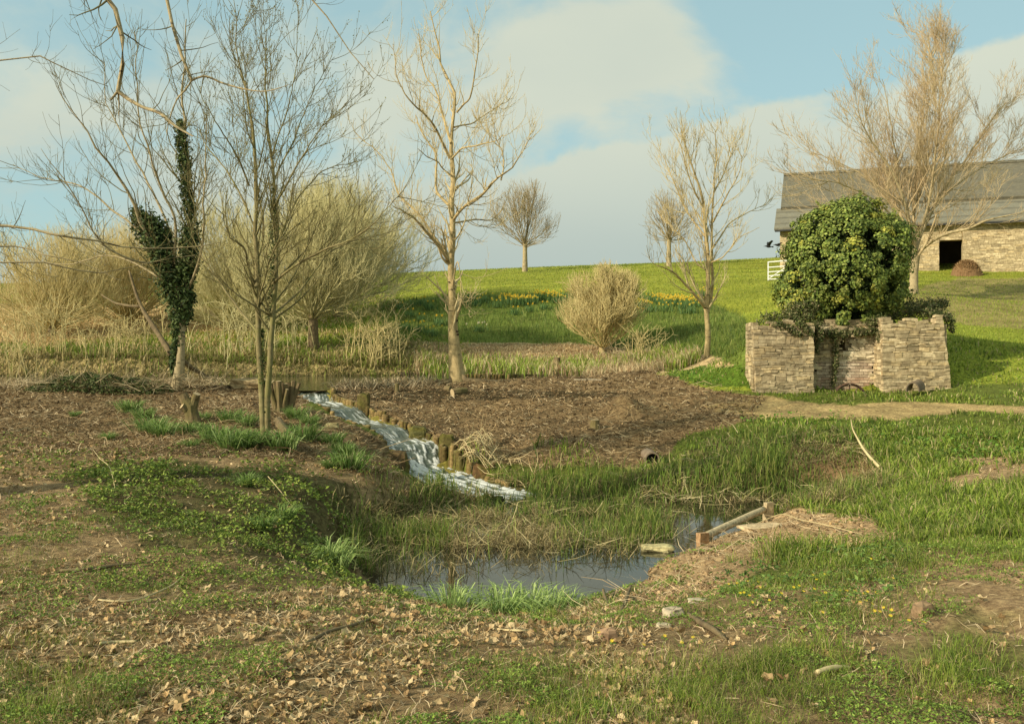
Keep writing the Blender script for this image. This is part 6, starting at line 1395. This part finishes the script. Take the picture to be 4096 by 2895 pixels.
stick('upright peg sticking out of the near dirt, leaning left', [(611.5, 613, .0), (606, 603, .03), (603, 597, .08)], [.016, .015, .012], 'bark_brown')
stick('cracked upright stick leaning right near the upright peg', [(619, 616, .0), (626, 606, .06), (631, 596, .10)], [.014, .018, .010], 'bark_brown')
stick('thick brown root lying across the near right dirt', [(688, 617, .02), (700, 626, .03), (713, 634, .03), (726, 641, .01)], [.014, .02, .02, .010], 'bark_brown')
stick('long bent dead stem lying across the near left ground', [(96.5, 601, .01), (115, 605, .02), (135, 603, .02), (160, 594, .02), (178, 585, .03), (189, 574, .06)], [.006, .007, .007, .006, .005, .003])
stick('long dark stick in the shade at the left edge', [(60, 572, .01), (85, 571, .015), (120, 567, .015), (168, 563, .01)], [.012, .012, .010, .005], 'bark_brown')
stick('straight pale stick near the bottom left', [(100, 645, .012), (115, 644, .012), (136, 643, .012)], [.009, .009, .008])
stick('forked greyish stick on the near ground, left of centre', [(305, 645, .01), (330, 634, .02), (355, 627, .02), (376, 621, .03)], [.012, .011, .010, .005], 'bark_brown')
stick('curved pale stick at the near ground under the daffodil leaves', [(487, 629, .01), (500, 632, .02), (520, 633, .02), (533, 631, .01)], [.006, .007, .007, .005])
stick('brown stick slanting right, near the pool rim centre', [(470, 617, .02), (490, 612, .03), (512, 607, .04)], [.011, .010, .006], 'bark_brown')
stick('bleached plank shard at the bottom right', [(817, 676, .02), (832, 674, .03), (849, 672, .02)], [.012, .016, .010])
stick('bleached reed arching over the dirt right of the rail', [(752, 527, .02), (780, 522, .10), (800, 526, .08), (830, 531, .05), (862, 536, .02)], [.006, .006, .006, .005, .004])
stick('pale bent grass stem standing in the left ground cover', [(116, 494, .0), (110, 480, .15), (100, 466, .1), (93, 453, .05)], [.004, .004, .003, .003])
stick('pale broken reed in the ground cover near the sedge', [(268, 493, .20), (276, 497, .14), (293, 508, .02)], [.005, .005, .004])
# drain mouth in the reedy bank
p = on(651.5, 462); t = thing('drain_pipe', 'black mouth of a clay drain pipe in the reedy bank', 'pipe', p)
th = np.linspace(0, 2 * np.pi, 17)[:-1]; V = np.concatenate([np.stack([p[0] + r_ * np.cos(th), np.full(16, p[1] + y_), p[2] + .06 + r_ * np.sin(th)], 1) for r_, y_ in ((.14, -.12), (.14, .5), (.115, .5), (.115, -.12))]); k = np.arange(16); kk = (k + 1) % 16
m = MB(); m.add(V, np.concatenate([np.stack([k + 16 * j, kk + 16 * j, kk + 16 * ((j + 1) % 4), k + 16 * ((j + 1) % 4)], 1) for j in range(4)]), C=(.12, .10, .08)); part('pipe', m.mesh('pipe', t.location), M['clay'], t)
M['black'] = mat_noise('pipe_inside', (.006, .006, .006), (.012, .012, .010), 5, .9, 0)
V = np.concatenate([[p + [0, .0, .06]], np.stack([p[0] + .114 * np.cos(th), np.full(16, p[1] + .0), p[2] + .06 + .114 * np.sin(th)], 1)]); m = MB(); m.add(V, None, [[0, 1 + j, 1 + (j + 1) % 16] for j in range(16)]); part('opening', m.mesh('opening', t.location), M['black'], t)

# ------------------------------------------------------------------ tussocks, daffodils, celandines, big dead leaves
def tuss_mesh(k, N, h, w, cols, lean=(.25, 1.5), r=.06):
    st_ = rng; b_ = np.stack([rng.normal(0, r, N), rng.normal(0, r, N), np.zeros(N) - .02], 1); d = np.arctan2(b_[:, 1], b_[:, 0]) + rng.normal(0, .5, N)
    V, q_, t_, c_ = blades(b_, rng.uniform(.6, 1.15, N) * h, w, rng.uniform(*lean, N), pal(N, cols), dirn=d, droop=1.1); mb = MB(); mb.add(V, q_, t_, c_); me = mb.mesh('tussock', (0, 0, 0)); me.materials.append(M['grassy']); return me
TM = [tuss_mesh(k, 170, .34, .013, [(.16, .26, .05), (.22, .33, .08), (.11, .18, .035), (.30, .38, .13)]) for k in range(5)]
TL = [((130,412),1.0,'leafy green tussock farthest left on the brown bank'),((144,418),.8,'green tussock behind the large pair left of the forked stump'),((150,432),1.1,'broad arching tussock left of the forked stump'),((162,436),.9,'arching tussock directly left of the forked stump base'),
      ((186,433),.75,'tussock at the foot of the forked stump'),((203,431),.6,'tussock just right of the forked stump'),((203,420),.6,'small tussock behind the right side of the forked stump'),((230,421),.9,'tussock midway between forked stump and twin stemmed tree'),((247,426),.8,'dark green tussock left of the twin stemmed tree'),
      ((215,441),1.0,'pale tussock below the forked stump'),((232,450),1.15,'large dark tussock below and left of the twin stemmed tree'),((250,447),1.0,'tussock close to the left foot of the twin stemmed tree'),((246,440),.7,'short tussock hugging the left side of the twin stemmed tree'),
      ((283,450),1.1,'arching tussock right below the twin stemmed tree'),((303,440),1.05,'bright tussock right of the fallen log'),((296,419),.9,'tussock below the coppice stool'),((310,424),.7,'small tussock right of the coppice stool'),((331,444),.8,'tussock beside the pale stone near the stream'),
      ((343,455),.75,'yellowish tussock upper of two near the stream bank'),((349,469),1.1,'big spiky tussock on the bank left of the main fall'),((330,468),.5,'tiny tussock left of the big spiky one'),((190,447),.5,'tiny tussock alone below the large left pair'),((75,416),.4,'lone small tuft at the far left of the brown bank'),
      ((246,486),.9,'pale arching tussock inside the green ground cover'),((283,520),.9,'tussock at the right of the ground cover'),((262,528),.8,'tussock low in the ground cover'),((108,440),.45,'tiny tuft in the mossy left bank')]
for k_, ((u, v), sc, lab) in enumerate(TL):
    p = on(u, v); o = bpy.data.objects.new('grass_tussock', TM[k_ % 5]); o.location = tuple(p); s_ = sc * (1.28 if v < 480 else .85); o.scale = (s_, s_, s_ * .9); o.rotation_euler = (0, 0, rng.uniform(0, 6)); tag(link(o), lab, 'grass tussock', 'arching tussocks on the left bank')
# strap-leaved clumps leaning over the near pool rim
DM = [tuss_mesh(k, 110, .36, .015, [(.32, .44, .12), (.42, .52, .18), (.24, .34, .09)], (.6, 1.7), .10) for k in range(4)]
for k_, ((u, v), sc, lab) in enumerate([((452,607),.9,'left end clump of pale strap leaves on the near pool rim'),((478,606),1.0,'second clump of pale strap leaves on the near pool rim'),((500,612),1.0,'lower middle clump of pale strap leaves drooping over dead leaves'),((524,613),1.1,'large clump of pale strap leaves right of the middle of the rim'),((548,611),1.0,'dark green strap leaf clump on the near rim'),((568,607),.7,'right end clump of strap leaves on the near rim'),
        ((336,566),1.0,'clump of strap leaves at the left corner of the pool'),((328,556),.9,'clump of strap leaves behind the one at the left pool corner')]):
    p = on(u, v); o = bpy.data.objects.new('strap_leaf_clump', DM[k_ % 4]); o.location = tuple(p); o.scale = (sc * .82,) * 3; o.rotation_euler = (0, 0, rng.uniform(0, 6)); tag(link(o), lab, 'plant', 'strap leaved clumps at the rim of the pool')
# daffodil clumps
def daff_mesh(nf, nl, petal, seed):
    mb = MB(); b_ = np.stack([rng.normal(0, .16, nl), rng.normal(0, .10, nl), np.zeros(nl)], 1); V, q_, t_, c_ = blades(b_, rng.uniform(.20, .38, nl), .026, rng.uniform(.1, .8, nl), pal(nl, [(.12, .22, .07), (.16, .27, .09), (.09, .17, .05)])); mb.add(V, q_, t_, c_); lm = mb.mesh('leaves', (0, 0, 0)); lm.materials.append(M['grassy'])
    mb = MB()
    for _ in range(nf):
        c = np.array([rng.normal(0, .22), rng.normal(0, .12), rng.uniform(.28, .42)]); fd = unit(np.array([rng.normal(-.3, .6), rng.normal(-.8, .4), rng.normal(.1, .2)])); a = unit(np.cross(fd, [0, 0, 1.])); b2 = np.cross(a, fd); r = .048
        th = np.arange(6) / 6 * 2 * np.pi; V = [c]; T = []
        for j, t0 in enumerate(th):
            e = lambda ang, rr_, o_: c + rr_ * (math.cos(ang) * a + math.sin(ang) * b2) + fd * o_
            V += [e(t0 - .35, r * .6, .004), e(t0, r, -.004), e(t0 + .35, r * .6, .004)]; T += [[0, 1 + 3 * j, 2 + 3 * j], [0, 2 + 3 * j, 3 + 3 * j]]
        mb.add(V, None, T, petal); t6 = th; V = [c + .012 * (math.cos(q) * a + math.sin(q) * b2) for q in t6] + [c + .020 * (math.cos(q) * a + math.sin(q) * b2) + fd * .035 for q in t6]; mb.add(V, [[j, (j + 1) % 6, 6 + (j + 1) % 6, 6 + j] for j in range(6)], C=np.array(petal) * [1, .85, .6])
        mb.tube([[c[0], c[1], 0], [c[0], c[1], c[2] * .6], c - fd * .01], .006, 3, False, C=(.12, .2, .05))
    fm = mb.mesh('flowers', (0, 0, 0)); fm.materials.append(M['petal']); return lm, fm
DF = [daff_mesh(n, 60, (.84, .68, .10), n) for n in (14, 9, 5)] + [daff_mesh(6, 40, (.85, .80, .62), 9), daff_mesh(2, 60, (.88, .60, .05), 11)]
DL = []
for u in np.arange(508, 562, 6.2): DL.append((u, 300 + rng.uniform(-3, 4) + (.05 * (560 - u)), 0))
for u in np.arange(640, 706, 5.6): DL.append((u, 300 + rng.uniform(-3, 9), int(rng.integers(0, 2))))
DL += [(566, 299, 1), (576, 297, 2), (484, 303, 2), (476, 306, 2), (455, 306, 1), (432, 336, 2), (419, 332, 2), (400, 310, 4), (410, 318, 4), (422, 322, 4), (440, 325, 4), (405, 330, 2), (430, 310, 4), (478, 332, 3), (515, 315, 4), (530, 312, 4), (545, 310, 4), (498, 308, 1),
       (470, 300, 4), (614, 318, 2), (633, 317, 1), (587, 312, 2), (520, 306, 1), (650, 312, 4), (665, 312, 1), (690, 314, 2), (240, 305, 1), (254, 303, 1), (270, 300, 1), (420, 306, 2), (660, 303, 0), (680, 303, 0), (700, 306, 1)]
for (u, v, k_) in DL:
    p = on(u, v); 
    if p[1] < 33 or p[1] > 60: continue
    t = thing('daffodil_clump', 'clump of creamy white narcissi on the shaded bank' if k_ == 3 else 'clump of yellow daffodils flowering on the grassy bank', 'daffodils', p, 'daffodils on the grassy bank' if k_ != 3 else None, rng.uniform(-.5, .5)); sc = rng.uniform(1.0, 1.35); t.scale = (sc,) * 3
    for me, nme in zip(DF[k_], ('leaves', 'flowers')): part(nme, me, None, t)
# celandines
mb = MB(); V = [[0, 0, .05]]; T = []
for j in range(8):
    a0 = j / 8 * 2 * math.pi; V += [[.012 * math.cos(a0 - .28), .012 * math.sin(a0 - .28), .052], [.022 * math.cos(a0), .022 * math.sin(a0), .057], [.012 * math.cos(a0 + .28), .012 * math.sin(a0 + .28), .052]]; T += [[0, 1 + 3 * j, 2 + 3 * j], [0, 2 + 3 * j, 3 + 3 * j]]
mb.add(V, None, T, (.80, .60, .04)); fm = mb.mesh('flower', (0, 0, 0)); fm.materials.append(M['petal'])
mb = MB(); mb.tube([[0, 0, -.02], [.004, 0, .03], [0, 0, .05]], .0016, 4, False, C=(.16, .26, .05)); mb.add([[0, 0, .01], [.02, .012, .016], [.035, 0, .014], [.02, -.012, .016], [-.02, .012, .018], [-.03, .004, .014], [-.02, -.012, .016]], [[0, 1, 2, 3], [0, 4, 5, 6]], C=(.12, .20, .04)); sm_ = mb.mesh('stem', (0, 0, 0)); sm_.materials.append(M['grassy'])
CP = [(728,590),(736,589),(748,588),(752,592),(757,589),(759,594),(740,600),(744,600),(749,603),(751,609),(793,594),(812,582),(823,580),(817,587),(798,593),(813,597),(825,601),(838,598),(846,599),(850,603),(856,599),(862,601),(867,599),(847,606),(876,601),(882,587),(892,586),(816,611),(821,620),(865,610),(874,618),(878,620),(885,617),(892,618),(890,625),(909,631),(922,632),(859,612),(870,613),(770,608),(694,648),(681,652),(642,655),(664,645),(613,649),(600,643),(870,565),(780,601),(803,600)]
for k_, (u, v) in enumerate(CP):
    p = on(u, v, .03); t = thing('celandine', 'small yellow celandine flower open in the near right grass', 'flower', p, 'yellow celandines in the near grass', rng.uniform(0, 6)); t.rotation_euler = (rng.uniform(.1, .7), rng.uniform(-.3, .3), rng.uniform(-.5, .5)); t.scale = (.62,) * 3
    part('flower', fm, None, t); part('stem', sm_, None, t)
# large crisp leaves lying on top of the litter
LM = []
for k_ in range(8):
    for c_ in range(3):
        V0, Q0, T0 = TPL[k_]; mb = MB(); mb.add(V0, Q0, T0, np.array(LC[(k_ + 2 * c_) % 6]) * .95); me = mb.mesh('dead_leaf', (0, 0, 0)); me.materials.append(M['deadleaf']); LM.append(me)
n_ = 0; 
while n_ < 230:
    u, v = rng.uniform(20, 1000), 560 + 160 * rng.uniform() ** .8
    if rng.uniform() < .5: u, v = rng.uniform(330, 640), rng.uniform(588, 650)
    if u > 640 and rng.uniform() < .55: continue
    p = on(u, v, .015)
    if p[2] < POOL_Z + .05 or p[1] > 12: continue
    o = bpy.data.objects.new('dead_leaf', LM[int(rng.integers(0, 24))]); o.location = tuple(p); s_ = rng.uniform(.05, .098) * (1 if v < 640 else .85); o.scale = (s_, s_, s_); o.rotation_euler = (rng.normal(0, .3), rng.normal(0, .3), rng.uniform(0, 6.28))
    tag(link(o), 'large curled brown dead leaf lying on the near ground', 'dead leaf', 'large dead leaves on the near ground'); n_ += 1

# dark heap of ivy and bramble at the left end of the pond edge
p = on(95, 392); t = thing('bramble_heap', 'low dark heap of ivy and dead brambles at the far left of the brown bank', 'bush', p)
n = 5200; a = rng.uniform(0, 6.28, n); r_ = np.sqrt(rng.uniform(0, 1, n)); X_ = p[0] + 1.9 * r_ * np.cos(a); Y_ = p[1] + .2 + .7 * r_ * np.sin(a); hh = .42 * (1 - r_ ** 2) * (.5 + fbm(X_ * 2, Y_ * 2, 5, 3))
V, q_, c_ = leaves(np.stack([X_, Y_, H(X_, Y_) + hh + .02], 1), rng.normal(0, .7, (n, 3)) + [0, -.2, .8], rng.uniform(.05, .10, n), pal(n, [(.07, .10, .025), (.11, .15, .04), (.05, .07, .02), (.20, .22, .08)]), .7); m = MB(); m.add(V, None, q_, c_); part('foliage', m.mesh('foliage', p), M['leafy'], t)
n = 700; X_ = p[0] + rng.uniform(-1.8, 3.0, n); Y_ = p[1] + rng.uniform(-.5, .7, n)
V, q_, c_ = straws(onground(X_, Y_, .08) + rng.uniform(0, .22, (n, 1)) * [0, 0, 1], rng.uniform(.3, .8, n), .014, pal(n, [(.36, .28, .16), (.22, .17, .09), (.48, .38, .22)]), .5); m = MB(); m.add(V, q_, None, c_); part('dead_stems', m.mesh('dead_stems', p), M['dry'], t)
